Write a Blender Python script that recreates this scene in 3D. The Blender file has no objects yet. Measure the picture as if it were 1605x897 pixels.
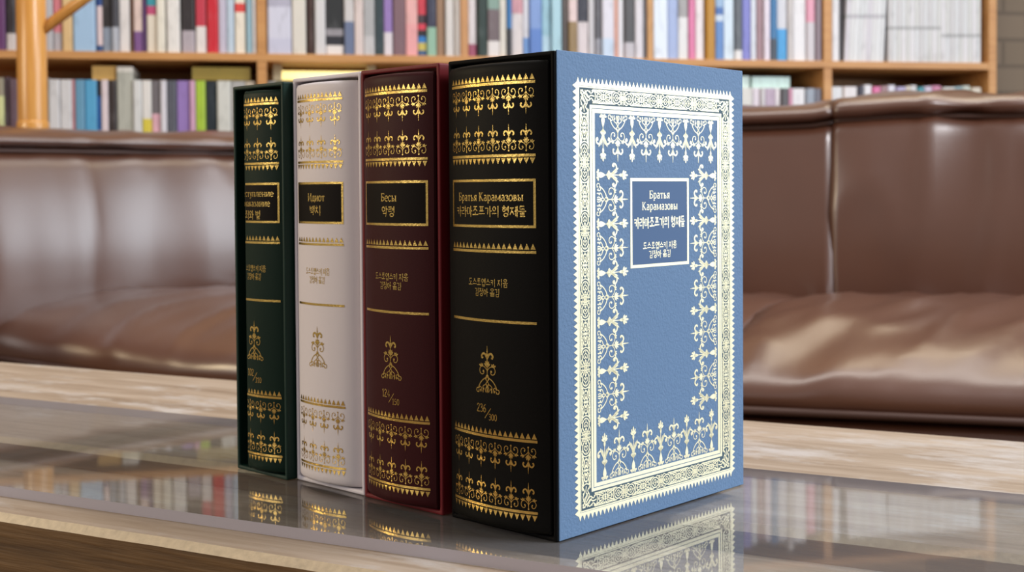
import bpy, bmesh, math, random
from mathutils import Vector, Matrix, noise

random.seed(7)
SC = bpy.context.scene
COL = SC.collection
R = math.radians

# ------------------------------------------------------------------ camera
CAM_H = 0.14366
PITCH, ROLL = 0.02468, -0.00689
cam_data = bpy.data.cameras.new('camera')
cam = bpy.data.objects.new('camera', cam_data)
COL.objects.link(cam)
_c, _s = math.cos(PITCH), math.sin(PITCH)
_cr, _sr = math.cos(ROLL), math.sin(ROLL)
_X = Vector((1, 0, 0)); _F = Vector((0, _c, -_s)); _U = Vector((0, _s, _c))
_Rt = _X * _cr + _U * _sr
_Up = _X * -_sr + _U * _cr
cam.matrix_world = Matrix(((_Rt.x, _Up.x, -_F.x, 0), (_Rt.y, _Up.y, -_F.y, 0), (_Rt.z, _Up.z, -_F.z, CAM_H), (0, 0, 0, 1)))
cam_data.sensor_width = 36
cam_data.lens = 2000 / 1605 * 36
cam_data.shift_y = -100 / 1605
cam_data.clip_start = 0.02
cam_data.dof.use_dof = True
cam_data.dof.focus_distance = 0.555
cam_data.dof.aperture_fstop = 17
SC.camera = cam

# ------------------------------------------------------------------ light
SC.view_settings.view_transform = 'Standard'
SC.view_settings.look = 'None'
SC.view_settings.gamma = 1
SC.view_settings.exposure = 0.0
world = bpy.data.worlds.new('world'); SC.world = world
world.use_nodes = True
world.node_tree.nodes['Background'].inputs[0].default_value = (1.0, 0.95, 0.90, 1)
world.node_tree.nodes['Background'].inputs[1].default_value = 0.27


def area(name, loc, target, sx, sy, power, color):
    l = bpy.data.lights.new(name, 'AREA'); l.shape = 'RECTANGLE'; l.size = sx; l.size_y = sy
    l.energy = power; l.color = color
    o = bpy.data.objects.new(name, l); COL.objects.link(o)
    o.location = loc
    o.rotation_euler = (Vector(target) - Vector(loc)).to_track_quat('-Z', 'Y').to_euler()
    return o


area('window_daylight', (2.3, 0.75, 0.75), (0, 0.75, 0.1), 1.9, 1.3, 50, (0.84, 0.92, 1.0))
area('ceiling_light_over_shelf', (0.1, 1.75, 2.1), (0.1, 2.6, 0.2), 2.6, 0.5, 26, (1.0, 0.95, 0.88))
area('ceiling_light_left', (-1.9, 0.85, 0.75), (0.0, 0.6, 0.1), 0.28, 0.5, 12, (1.0, 0.80, 0.50))


area('ceiling_light_right', (1.25, 0.35, 1.6), (0.0, 0.6, 0.0), 0.6, 0.6, 34, (0.97, 0.97, 1.0))


area('soft_fill_left', (-2.4, -0.5, 1.0), (-0.1, 0.6, 0.1), 1.2, 1.2, 16, (1.0, 0.94, 0.90))  # unseen fill light, added on the left to brighten the spines


area('pendant_behind_sofa', (0.75, 2.15, 1.25), (0.45, 1.5, 0.0), 0.5, 0.35, 2.4, (1.0, 0.86, 0.62))


def unproject(u, v):
    a = (u - 802.5) / 2000; b = -(v - 348.5) / 2000
    return (_F + _Rt * a + _Up * b)


def ray_plane(u, v, p0, n):
    d = unproject(u, v); o = Vector((0, 0, CAM_H))
    return o + d * ((Vector(p0) - o).dot(n) / d.dot(n))


# ------------------------------------------------------------------ materials
def lin(c):
    return tuple(((x / 255) / 12.92 if x / 255 <= 0.04045 else ((x / 255 + 0.055) / 1.055) ** 2.4) for x in c)


def mat(name, rgb, rough=0.5, metal=0.0, spec=0.5, bump=0, bump_scale=200, vary=0, coat=0):
    m = bpy.data.materials.new(name); m.use_nodes = True
    nt = m.node_tree; b = nt.nodes['Principled BSDF']
    col = (*lin(rgb), 1)
    b.inputs['Base Color'].default_value = col
    b.inputs['Roughness'].default_value = rough
    b.inputs['Metallic'].default_value = metal
    b.inputs['Specular IOR Level'].default_value = spec
    b.inputs['Coat Weight'].default_value = coat
    if bump or vary:
        tc = nt.nodes.new('ShaderNodeTexCoord')
        nz = nt.nodes.new('ShaderNodeTexNoise'); nz.inputs['Scale'].default_value = bump_scale
        nz.inputs['Detail'].default_value = 4
        nt.links.new(tc.outputs['Object'], nz.inputs['Vector'])
        if bump:
            bp = nt.nodes.new('ShaderNodeBump'); bp.inputs['Strength'].default_value = bump
            bp.inputs['Distance'].default_value = 0.001
            nt.links.new(nz.outputs['Fac'], bp.inputs['Height'])
            nt.links.new(bp.outputs['Normal'], b.inputs['Normal'])
        if vary:
            mx = nt.nodes.new('ShaderNodeMix'); mx.data_type = 'RGBA'
            mx.inputs[6].default_value = tuple(x * (1 - vary) for x in col[:3]) + (1,)
            mx.inputs[7].default_value = tuple(min(1, x * (1 + vary)) for x in col[:3]) + (1,)
            nt.links.new(nz.outputs['Fac'], mx.inputs[0])
            nt.links.new(mx.outputs[2], b.inputs['Base Color'])
    return m


def wood(name, c1, c2, c3, axis_rot, scale=(1.2, 14, 14), rough=0.6, bump=0.3, wear=None):
    m = bpy.data.materials.new(name); m.use_nodes = True
    nt = m.node_tree; b = nt.nodes['Principled BSDF']
    tc = nt.nodes.new('ShaderNodeTexCoord')
    mp = nt.nodes.new('ShaderNodeMapping'); mp.inputs['Scale'].default_value = scale
    mp.inputs['Rotation'].default_value = (0, 0, axis_rot)
    nt.links.new(tc.outputs['Object'], mp.inputs['Vector'])
    n1 = nt.nodes.new('ShaderNodeTexNoise'); n1.inputs['Scale'].default_value = 3; n1.inputs['Detail'].default_value = 8
    n1.inputs['Distortion'].default_value = 0.6
    n2 = nt.nodes.new('ShaderNodeTexNoise'); n2.inputs['Scale'].default_value = 14; n2.inputs['Detail'].default_value = 6
    nt.links.new(mp.outputs[0], n1.inputs['Vector']); nt.links.new(mp.outputs[0], n2.inputs['Vector'])
    cr = nt.nodes.new('ShaderNodeValToRGB')
    cr.color_ramp.elements[0].color = (*lin(c1), 1); cr.color_ramp.elements[0].position = 0.32
    cr.color_ramp.elements[1].color = (*lin(c3), 1); cr.color_ramp.elements[1].position = 0.72
    e = cr.color_ramp.elements.new(0.5); e.color = (*lin(c2), 1)
    ad = nt.nodes.new('ShaderNodeMix'); ad.inputs[0].default_value = 0.4
    nt.links.new(n1.outputs['Fac'], ad.inputs[2]); nt.links.new(n2.outputs['Fac'], ad.inputs[3])
    nt.links.new(ad.outputs[0], cr.inputs['Fac'])
    out = cr.outputs['Color']
    if wear:
        n3 = nt.nodes.new('ShaderNodeTexNoise'); n3.inputs['Scale'].default_value = 5; n3.inputs['Detail'].default_value = 7
        n3.inputs['Roughness'].default_value = 0.7
        mp3 = nt.nodes.new('ShaderNodeMapping'); mp3.inputs['Scale'].default_value = (2.2, 5, 5)
        mp3.inputs['Rotation'].default_value = (0, 0, axis_rot)
        nt.links.new(tc.outputs['Object'], mp3.inputs['Vector']); nt.links.new(mp3.outputs[0], n3.inputs['Vector'])
        r3 = nt.nodes.new('ShaderNodeValToRGB')
        r3.color_ramp.elements[0].position = 0.52; r3.color_ramp.elements[1].position = 0.66
        nt.links.new(n3.outputs['Fac'], r3.inputs['Fac'])
        m3 = nt.nodes.new('ShaderNodeMix'); m3.data_type = 'RGBA'
        nt.links.new(r3.outputs['Color'], m3.inputs[0]); nt.links.new(out, m3.inputs[6])
        m3.inputs[7].default_value = (*lin(wear), 1)
        out = m3.outputs[2]
    nt.links.new(out, b.inputs['Base Color'])
    b.inputs['Roughness'].default_value = rough
    bp = nt.nodes.new('ShaderNodeBump'); bp.inputs['Strength'].default_value = bump; bp.inputs['Distance'].default_value = 0.002
    nt.links.new(ad.outputs[0], bp.inputs['Height']); nt.links.new(bp.outputs['Normal'], b.inputs['Normal'])
    return m


def printed(name, rgb):
    """book jacket: base colour with small printed flecks"""
    m = bpy.data.materials.new(name); m.use_nodes = True
    nt = m.node_tree; b = nt.nodes['Principled BSDF']
    b.inputs['Roughness'].default_value = 0.45
    tc = nt.nodes.new('ShaderNodeTexCoord')
    oi = nt.nodes.new('ShaderNodeObjectInfo')
    mp = nt.nodes.new('ShaderNodeMapping'); mp.inputs['Scale'].default_value = (90, 20, 26)
    ad = nt.nodes.new('ShaderNodeVectorMath'); ad.operation = 'ADD'
    nt.links.new(tc.outputs['Object'], ad.inputs[0])
    nt.links.new(oi.outputs['Location'], ad.inputs[1])
    nt.links.new(ad.outputs[0], mp.inputs['Vector'])
    nz = nt.nodes.new('ShaderNodeTexNoise'); nz.inputs['Scale'].default_value = 1.0; nz.inputs['Detail'].default_value = 3
    nt.links.new(mp.outputs[0], nz.inputs['Vector'])
    rp = nt.nodes.new('ShaderNodeValToRGB')
    rp.color_ramp.elements[0].position = 0.55; rp.color_ramp.elements[1].position = 0.68
    nt.links.new(nz.outputs['Fac'], rp.inputs['Fac'])
    lum = sum(rgb) / 3
    c2 = tuple(x * 0.55 for x in rgb) if lum > 110 else tuple(min(255, x * 0.6 + 85) for x in rgb)
    mx = nt.nodes.new('ShaderNodeMix'); mx.data_type = 'RGBA'
    sc_ = nt.nodes.new('ShaderNodeMath'); sc_.operation = 'MULTIPLY'; sc_.inputs[1].default_value = 0.22
    nt.links.new(rp.outputs['Color'], sc_.inputs[0]); nt.links.new(sc_.outputs[0], mx.inputs[0])
    mx.inputs[6].default_value = (*lin(rgb), 1); mx.inputs[7].default_value = (*lin(c2), 1)
    nt.links.new(mx.outputs[2], b.inputs['Base Color'])
    return m


def leather():
    m = bpy.data.materials.new('brown_leather'); m.use_nodes = True
    nt = m.node_tree; b = nt.nodes['Principled BSDF']
    tc = nt.nodes.new('ShaderNodeTexCoord')
    n1 = nt.nodes.new('ShaderNodeTexNoise'); n1.inputs['Scale'].default_value = 5; n1.inputs['Detail'].default_value = 5
    n2 = nt.nodes.new('ShaderNodeTexVoronoi'); n2.inputs['Scale'].default_value = 500
    nt.links.new(tc.outputs['Object'], n1.inputs['Vector']); nt.links.new(tc.outputs['Object'], n2.inputs['Vector'])
    mx = nt.nodes.new('ShaderNodeMix'); mx.data_type = 'RGBA'
    mx.inputs[6].default_value = (*lin((76, 42, 28)), 1); mx.inputs[7].default_value = (*lin((102, 64, 46)), 1)
    nt.links.new(n1.outputs['Fac'], mx.inputs[0]); nt.links.new(mx.outputs[2], b.inputs['Base Color'])
    b.inputs['Roughness'].default_value = 0.32
    b.inputs['Specular IOR Level'].default_value = 0.85
    b.inputs['Coat Weight'].default_value = 0.5; b.inputs['Coat Roughness'].default_value = 0.36; b.inputs['Coat IOR'].default_value = 1.75
    bp = nt.nodes.new('ShaderNodeBump'); bp.inputs['Strength'].default_value = 0.15; bp.inputs['Distance'].default_value = 0.0006
    nt.links.new(n2.outputs['Distance'], bp.inputs['Height']); nt.links.new(bp.outputs['Normal'], b.inputs['Normal'])
    return m


def sheet_glass():
    """thin plate: Schlick mirror over a clear body with a dust film whose pale colour also holds the hazy sky reflection"""
    m = bpy.data.materials.new('clear_glass'); m.use_nodes = True
    nt = m.node_tree
    for n in list(nt.nodes):
        nt.nodes.remove(n)
    out = nt.nodes.new('ShaderNodeOutputMaterial')
    lw = nt.nodes.new('ShaderNodeLayerWeight'); lw.inputs['Blend'].default_value = 0.5
    pw = nt.nodes.new('ShaderNodeMath'); pw.operation = 'POWER'; pw.inputs[1].default_value = 5
    mu = nt.nodes.new('ShaderNodeMath'); mu.operation = 'MULTIPLY_ADD'; mu.inputs[1].default_value = 0.96; mu.inputs[2].default_value = 0.04
    nt.links.new(lw.outputs['Facing'], pw.inputs[0]); nt.links.new(pw.outputs[0], mu.inputs[0])
    tr = nt.nodes.new('ShaderNodeBsdfTransparent'); tr.inputs[0].default_value = (0.86, 0.88, 0.88, 1)
    gl = nt.nodes.new('ShaderNodeBsdfGlossy'); gl.inputs['Roughness'].default_value = 0.03
    mx = nt.nodes.new('ShaderNodeMixShader')
    df = nt.nodes.new('ShaderNodeBsdfDiffuse'); df.inputs[0].default_value = (0.80, 0.78, 0.82, 1)
    dm = nt.nodes.new('ShaderNodeMixShader'); dm.inputs[0].default_value = 0.11
    nt.links.new(tr.outputs[0], dm.inputs[1]); nt.links.new(df.outputs[0], dm.inputs[2])
    nt.links.new(mu.outputs[0], mx.inputs[0]); nt.links.new(dm.outputs[0], mx.inputs[1]); nt.links.new(gl.outputs[0], mx.inputs[2])
    nt.links.new(mx.outputs[0], out.inputs['Surface'])
    m2 = bpy.data.materials.new('clear_glass_underside'); m2.use_nodes = True
    nt = m2.node_tree
    for n in list(nt.nodes):
        nt.nodes.remove(n)
    out = nt.nodes.new('ShaderNodeOutputMaterial'); tr = nt.nodes.new('ShaderNodeBsdfTransparent')
    tr.inputs[0].default_value = (0.94, 0.95, 0.95, 1)
    nt.links.new(tr.outputs[0], out.inputs['Surface'])
    return m, m2


TAB = R(-27.2)           # direction of the table's long side
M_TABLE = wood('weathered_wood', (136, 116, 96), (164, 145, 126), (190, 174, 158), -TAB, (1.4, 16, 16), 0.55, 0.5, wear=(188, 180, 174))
M_WORN_GLINT = mat('worn_glinting_wood_edge', (206, 186, 156), 0.5, bump=0.4, bump_scale=300, vary=0.25)  # worn wood edge, with its sparkling highlight put into the pale colour
M_TABLE_SHADED = wood('weathered_wood_shaded', (84, 60, 34), (118, 88, 52), (140, 108, 70), -TAB, (2, 18, 40), 0.7, 0.6)  # same wood as the top, shade of the upright faces put into the colour
M_SHELF = wood('honey_pine', (176, 122, 70), (196, 142, 86), (208, 158, 102), R(-10.8), (1.0, 10, 10), 0.5, 0.1)
M_POST = wood('varnished_honey_wood', (194, 132, 58), (210, 150, 76), (224, 168, 98), 0, (14, 14, 1.0), 0.25, 0.1)
M_LEATHER = leather()
M_PIPING = mat('dark_leather_piping', (70, 46, 38), 0.5)
M_GLASS, M_GLASS_UNDER = sheet_glass()
M_GLASS_EDGE = mat('ground_glass_edge', (186, 180, 190), 0.4)
M_GOLD = mat('gold_foil', (244, 206, 116), 0.25, 1.0, bump=0.12, bump_scale=900)
M_GOLD_LIT = mat('window_lit_gold_foil', (232, 227, 196), 0.5, 0.65)  # gold foil with the bright window reflection put into its pale colour
M_BLACK = mat('black_book_cloth', (15, 14, 13), 0.5, spec=0.08, bump=0.1, bump_scale=2600)
M_BLACKBOARD = mat('black_slipcase_board', (10, 9, 10), 0.6, spec=0.06)
M_LABEL = mat('black_title_label', (18, 12, 9), 0.5, spec=0.08)
M_BLUE = mat('slate_blue_paper', (91, 120, 154), 0.65, spec=0.3, bump=0.3, bump_scale=900, vary=0.06)
M_BLUEPANEL = mat('deep_slate_blue_print', (66, 94, 132), 0.6, spec=0.3)
M_BLUEBAND = mat('dark_blue_grey_print', (60, 84, 98), 0.6, spec=0.3)
M_RED = mat('oxblood_book_cloth', (56, 16, 20), 0.5, spec=0.12, bump=0.1, bump_scale=2600)
M_REDCASE = mat('dark_red_slipcase_board', (110, 20, 28), 0.55, spec=0.3)
M_WHITE = mat('white_book_cloth', (226, 218, 222), 0.55, bump=0.1, bump_scale=2600)
M_WHITECASE = mat('white_slipcase_board', (222, 216, 224), 0.55)
M_GREEN = mat('bottle_green_book_cloth', (12, 36, 28), 0.5, spec=0.12, bump=0.1, bump_scale=2600)
M_GREENCASE = mat('dark_green_slipcase_board', (14, 46, 38), 0.55, spec=0.3)
M_PAGES = mat('cream_paper', (226, 216, 194), 0.8)
M_FLOOR = wood('floor_boards', (92, 66, 46), (110, 82, 58), (126, 96, 70), 0, (1, 12, 12), 0.5, 0.2)


# ------------------------------------------------------------------ helpers
def link_mesh(name, verts, faces, mats, parent=None, fm=None, smooth=False):
    me = bpy.data.meshes.new(name)
    me.from_pydata([tuple(v) for v in verts], [], faces)
    for m in (mats if isinstance(mats, (list, tuple)) else [mats]):
        me.materials.append(m)
    if fm:
        me.polygons.foreach_set('material_index', fm)
    if smooth:
        me.polygons.foreach_set('use_smooth', [True] * len(me.polygons))
    me.update()
    o = bpy.data.objects.new(name, me); COL.objects.link(o)
    if parent:
        o.parent = parent
    return o


def empty(name, loc=(0, 0, 0), rz=0):
    o = bpy.data.objects.new(name, None); COL.objects.link(o)
    o.location = loc; o.rotation_euler = (0, 0, rz); o.empty_display_size = 0.02
    return o


def tag(o, label, cat, group=None):
    o['label'] = label; o['category'] = cat
    if group:
        o['group'] = group
    return o


def structure(o):
    o['kind'] = 'structure'; return o


def box_bm(bm, x0, x1, y0, y1, z0, z1):
    vs = [bm.verts.new(p) for p in ((x0, y0, z0), (x1, y0, z0), (x1, y1, z0), (x0, y1, z0), (x0, y0, z1), (x1, y0, z1), (x1, y1, z1), (x0, y1, z1))]
    fs = [(0, 3, 2, 1), (4, 5, 6, 7), (0, 1, 5, 4), (1, 2, 6, 5), (2, 3, 7, 6), (3, 0, 4, 7)]
    return [bm.faces.new([vs[i] for i in f]) for f in fs]


def bm_obj(name, bm, mats, parent=None, bevel=0, seg=2, smooth=False):
    me = bpy.data.meshes.new(name)
    bm.normal_update(); bm.to_mesh(me); bm.free()
    for m in (mats if isinstance(mats, (list, tuple)) else [mats]):
        me.materials.append(m)
    if smooth:
        me.polygons.foreach_set('use_smooth', [True] * len(me.polygons))
    o = bpy.data.objects.new(name, me); COL.objects.link(o)
    if parent:
        o.parent = parent
    if bevel:
        md = o.modifiers.new('bevel', 'BEVEL'); md.width = bevel; md.segments = seg; md.limit_method = 'ANGLE'
        md.harden_normals = False
    return o


def box_obj(name, x0, x1, y0, y1, z0, z1, m, parent=None, bevel=0.001):
    bm = bmesh.new(); box_bm(bm, x0, x1, y0, y1, z0, z1)
    return bm_obj(name, bm, m, parent, bevel)


def catmull(pts, n=8):
    out = []
    P = [pts[0]] + list(pts) + [pts[-1]]
    for i in range(1, len(P) - 2):
        p0, p1, p2, p3 = P[i - 1], P[i], P[i + 1], P[i + 2]
        for k in range(n):
            t = k / n
            out.append(tuple(0.5 * ((2 * p1[j]) + (-p0[j] + p2[j]) * t + (2 * p0[j] - 5 * p1[j] + 4 * p2[j] - p3[j]) * t * t
                                    + (-p0[j] + 3 * p1[j] - 3 * p2[j] + p3[j]) * t ** 3) for j in range(len(p1))))
    out.append(tuple(pts[-1]))
    return out


def tube_mesh(path, radius, n=10, cap=True):
    verts, faces = [], []
    P = [Vector(p) for p in path]
    for i, p in enumerate(P):
        t = (P[min(i + 1, len(P) - 1)] - P[max(i - 1, 0)]).normalized()
        a = t.cross(Vector((0, 0, 1)))
        if a.length < 1e-4:
            a = Vector((1, 0, 0))
        a.normalize(); b = t.cross(a)
        r = radius[i] if isinstance(radius, (list, tuple)) else radius
        for k in range(n):
            an = 2 * math.pi * k / n
            verts.append(p + a * (math.cos(an) * r) + b * (math.sin(an) * r))
    for i in range(len(P) - 1):
        for k in range(n):
            faces.append((i * n + k, i * n + (k + 1) % n, (i + 1) * n + (k + 1) % n, (i + 1) * n + k))
    if cap:
        faces.append(tuple(range(n))[::-1]); faces.append(tuple(range((len(P) - 1) * n, len(P) * n)))
    return verts, faces


# ------------------------------------------------------------------ 2D foil drawing
class Foil:
    """collects flat printed shapes in millimetres; mapped onto a surface later"""
    def __init__(self):
        self.v = []; self.f = []

    def poly(self, pts):
        b = len(self.v); self.v += [tuple(p) for p in pts]; self.f.append(tuple(range(b, b + len(pts))))

    def strip(self, pts, w):
        n = len(pts)
        if n < 2:
            return
        L, Rr = [], []
        for i in range(n):
            x0, y0 = pts[max(i - 1, 0)]; x1, y1 = pts[min(i + 1, n - 1)]
            dx, dy = x1 - x0, y1 - y0
            d = math.hypot(dx, dy) or 1e-9
            ww = (w[i] if isinstance(w, (list, tuple)) else w) / 2
            nx, ny = -dy / d * ww, dx / d * ww
            L.append((pts[i][0] + nx, pts[i][1] + ny)); Rr.append((pts[i][0] - nx, pts[i][1] - ny))
        b = len(self.v); self.v += L + Rr
        for i in range(n - 1):
            self.f.append((b + n + i, b + n + i + 1, b + i + 1, b + i))

    def rect(self, x0, y0, x1, y1, step=1.5):
        if x1 - x0 > step * 1.5:
            n = max(2, int((x1 - x0) / step) + 1)
            ym = (y0 + y1) / 2
            self.strip([(x0 + (x1 - x0) * i / (n - 1), ym) for i in range(n)], abs(y1 - y0))
        else:
            self.poly([(x0, y0), (x1, y0), (x1, y1), (x0, y1)])

    def frame(self, x0, y0, x1, y1, t):
        self.rect(x0, y1 - t, x1, y1); self.rect(x0, y0, x1, y0 + t)
        self.poly([(x0, y0 + t), (x0 + t, y0 + t), (x0 + t, y1 - t), (x0, y1 - t)])
        self.poly([(x1 - t, y0 + t), (x1, y0 + t), (x1, y1 - t), (x1 - t, y1 - t)])


class Pen:
    """affine frame for motif drawing: local (x,y) -> foil mm"""
    def __init__(self, foil, ox, oy, sx, sy, rot=0):
        self.F = foil; self.o = (ox, oy); self.s = (sx, sy); self.r = rot

    def T(self, p):
        x, y = p[0] * self.s[0], p[1] * self.s[1]
        c, s = math.cos(self.r), math.sin(self.r)
        return (self.o[0] + x * c - y * s, self.o[1] + x * s + y * c)

    def stroke(self, pts, w0, w1=None, n=5, mirror=True, wm=None):
        if w1 is None:
            w1 = w0
        C = catmull(pts, n) if len(pts) > 2 else list(pts)
        N = len(C) - 1
        sc = abs(self.s[1])
        W = []
        for i in range(N + 1):
            t = i / N
            w = w0 + (w1 - w0) * t if wm is None else (w0 * (1 - t) ** 2 + 2 * wm * t * (1 - t) + w1 * t * t)
            W.append(w * sc)
        self.F.strip([self.T(p) for p in C], W)
        if mirror:
            self.F.strip([self.T((-p[0], p[1])) for p in C], W)

    def blob(self, x, y, rx, ry=None, n=8, mirror=True):
        ry = ry or rx
        P = [(x + rx * math.cos(2 * math.pi * k / n), y + ry * math.sin(2 * math.pi * k / n)) for k in range(n)]
        self.F.poly([self.T(p) for p in P])
        if mirror and abs(x) > 1e-6:
            self.F.poly([self.T((-p[0], p[1])) for p in P])

    def petal(self, x0, y0, x1, y1, w, mirror=True):
        dx, dy = x1 - x0, y1 - y0; d = math.hypot(dx, dy); nx, ny = -dy / d, dx / d
        prof = ((0, .15), (.3, .7), (.6, 1.0), (.8, .8), (.93, .4), (1, 0.05))
        A = [(x0 + dx * t + nx * w / 2 * k, y0 + dy * t + ny * w / 2 * k) for t, k in prof]
        B = [(x0 + dx * t - nx * w / 2 * k, y0 + dy * t - ny * w / 2 * k) for t, k in prof]
        P = A + B[::-1]
        self.F.poly([self.T(p) for p in P])
        if mirror and (abs(x0) > 1e-6 or abs(x1) > 1e-6):
            self.F.poly([self.T((-p[0], p[1])) for p in P])


def motif_flower(p, b=1.0):
    """scrolled flower: knob, S-scrolls with leaves, palmette, beaded spike; height 1"""
    p.petal(0, .075, 0, -.005, 0.085 * b); p.blob(0, 0.035, 0.048 * b, 0.016)
    p.stroke([(0, .05), (0, .36)], .022 * b, .034 * b, mirror=False)
    p.stroke([(0, .18), (.07, .265), (.15, .315), (.24, .325), (.315, .28), (.345, .19), (.31, .10), (.23, .065), (.16, .10), (.145, .155)],
             .022 * b, .026 * b, wm=.028 * b)
    p.blob(.172, .168, .036 * b)
    p.petal(.22, .31, .205, .415, .05 * b); p.petal(.24, .31, .285, .425, .05 * b); p.petal(.24, .31, .375, .375, .055 * b)
    p.blob(.245, .335, .04 * b, .028 * b)
    p.petal(0, .31, 0, .545, .06 * b); p.petal(.005, .31, .082, .50, .055 * b); p.petal(.02, .30, .13, .43, .05 * b)
    p.petal(0, .53, 0, .775, .075 * b); p.petal(.004, .545, .07, .755, .05 * b)
    p.stroke([(.01, .55), (.055, .655), (.12, .735), (.19, .73), (.245, .665), (.235, .60), (.20, .585)], .022 * b, .03 * b, wm=.10 * b)
    p.blob(.205, .605, .028 * b)
    for y, r in ((.80, .026), (.855, .019), (.90, .015), (.94, .012), (.975, .009)):
        p.blob(0, y, r * b, r * 1.5)


def motif_candelabra(p):
    """arched base with curls and drops; spans y 0..0.34"""
    p.stroke([(.02, .325), (.06, .30), (.13, .262), (.20, .195), (.245, .125), (.265, .075)], .024, .022)
    p.stroke([(.265, .085), (.305, .082), (.322, .04), (.297, .005), (.258, .012), (.248, .05)], .018, .018)
    p.stroke([(.248, .075), (.22, .118), (.18, .10), (.178, .05), (.195, .012)], .018, .022)
    p.stroke([(0, .24), (.05, .175), (.10, .15), (.132, .11), (.115, .065), (.088, .075)], .02, .018)
    p.stroke([(0, .135), (.035, .10), (.05, .055), (.035, .012)], .02, .022)
    p.petal(.01, .24, .055, .30, .03); p.petal(0, .13, 0, .0, .035); p.petal(.128, .075, .122, 0.0, .03)
    p.petal(.252, .05, .25, -.005, .03)
    p.blob(0, .335, .05, .014); p.blob(.205, .045, .018); p.blob(.105, .085, .02); p.petal(0, .11, .035, .185, .032)
    p.stroke([(0, .33), (.035, .285), (0, .235)], .018)


def motif_plume(p):
    """slim plume: three-lobed foot, drop, bell, leafed plume, bud; height 1"""
    p.blob(.085, .045, .034, .026); p.blob(.055, .012, .026, .022); p.petal(0, .06, .09, .03, .05); p.petal(0, .07, 0, .0, .05)
    p.petal(0, .265, 0, .03, .12); p.stroke([(0, .25), (0, .30)], .012, mirror=False)
    p.petal(0, .29, 0, .42, .075); p.petal(.0, .30, .06, .425, .06); p.petal(0.02, .33, .09, .40, .045)
    p.stroke([(0, .40), (0, .72)], .032, .014, mirror=False)
    p.stroke([(.015, .42), (.045, .52), (.095, .60), (.155, .625), (.215, .59), (.225, .525), (.19, .495), (.168, .52)], .04, .024, wm=.045)
    p.blob(.188, .53, .034)
    p.petal(.008, .43, .145, .69, .055); p.petal(.004, .46, .075, .655, .032)
    p.petal(0, .69, 0, .82, .07); p.blob(0, .79, .034, .026)
    p.petal(0, .81, .10, .87, .05); p.petal(0, .84, .08, .925, .045); p.petal(0, .83, 0, 1.0, .05); p.blob(.06, .925, .02)


def tile_rosette(p):
    """bracketed rosette of the interlace band: x -0.5..0.5 along, y -1..1 across (x unit = one tile)"""
    for sx in (-1, 1):
        for sy in (-1, 1):
            def q(x, y):
                return (x * sx, y * sy)
            p.stroke([q(.55, .93), q(.44, .62), q(.395, .0)], .17, n=4, mirror=False)
            p.stroke([q(.55, .93), q(.3, .90), q(.16, .93), q(.0, .90)], .15, n=4, mirror=False)
            p.stroke([q(.44, .74), q(.28, .50), q(.10, .14)], .24, .14, n=3, mirror=False)
            p.stroke([q(.34, .84), q(.19, .64), q(.05, .30)], .17, .1, n=3, mirror=False)
            p.stroke([q(.35, .0), q(.30, .30), q(.20, .36), q(.12, .16)], .14, n=3, mirror=False)
            p.stroke([q(.13, .52), q(.08, .80), q(.0, .62)], .13, n=3, mirror=False)
            p.blob(.17 * sx, .80 * sy, .035, .13, mirror=False)
        p.blob(.13 * sx, 0, .05, .18, mirror=False); p.blob(.22 * sx, 0, .035, .13, mirror=False); p.blob(.31 * sx, 0, .03, .12, mirror=False)
        p.blob(0, .34 * sx, .045, .16, mirror=False)
        p.blob(.085 * sx, .25, .03, .12, mirror=False); p.blob(.085 * sx, -.25, .03, .12, mirror=False)
    p.blob(0, 0, .05, .2, mirror=False)


def tile_knot(p):
    """interlaced rings with a hatched middle"""
    for sx in (-1, 1):
        for sy in (-1, 1):
            def q(x, y):
                return (x * sx, y * sy)
            p.stroke([q(.53, 0), q(.49, .42), q(.38, .74), q(.24, .66), q(.10, .20), q(0, -.15), q(-.08, -.55)], .17, n=4, mirror=False)
            p.stroke([q(.26, .86), q(.18, .98), q(.09, .80), q(.03, .97)], .14, n=3, mirror=False)
            p.stroke([q(.43, 0), q(.36, .42), q(.28, .32), q(.31, .05), q(.36, .02)], .14, n=3, mirror=False)
            p.blob(.20 * sx, .12 * sy, .03, .1, mirror=False)
            p.blob(.42 * sx, .90 * sy, .03, .09, mirror=False)
        p.stroke([(.045 * sx, -.90), (.055 * sx, 0), (.045 * sx, .90)], .13, n=3, mirror=False)
        p.stroke([(.12 * sx, -.75), (.15 * sx, 0), (.12 * sx, .75)], .12, n=3, mirror=False)
        p.blob(.225 * sx, 0, .035, .13, mirror=False); p.blob(.47 * sx, 0, .02, .1, mirror=False)
    for y in (-.62, -.31, 0, .31, .62):
        p.stroke([(-.14, y), (.14, y)], .10, mirror=False)


# ------------------------------------------------------------------ lettering
W1, W2 = 0.135, 0.075
GL = {}


def _serif(x, y, w=.11):
    return ([(x - w, y), (x + w, y)], W2)


def _stem(x, y0=0.0, y1=.70):
    return [([(x, y0), (x, y1)], W1), _serif(x, y0 + .03), _serif(x, y1 - .03)]


def _bowl(x0, yc, rx, ry, a0, a1, w=None, n=12):
    pts = [(x0 + rx * math.cos(R(a0 + (a1 - a0) * i / n)), yc + ry * math.sin(R(a0 + (a1 - a0) * i / n))) for i in range(n + 1)]
    return (pts, w or (W1 + W2) / 2)


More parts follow.
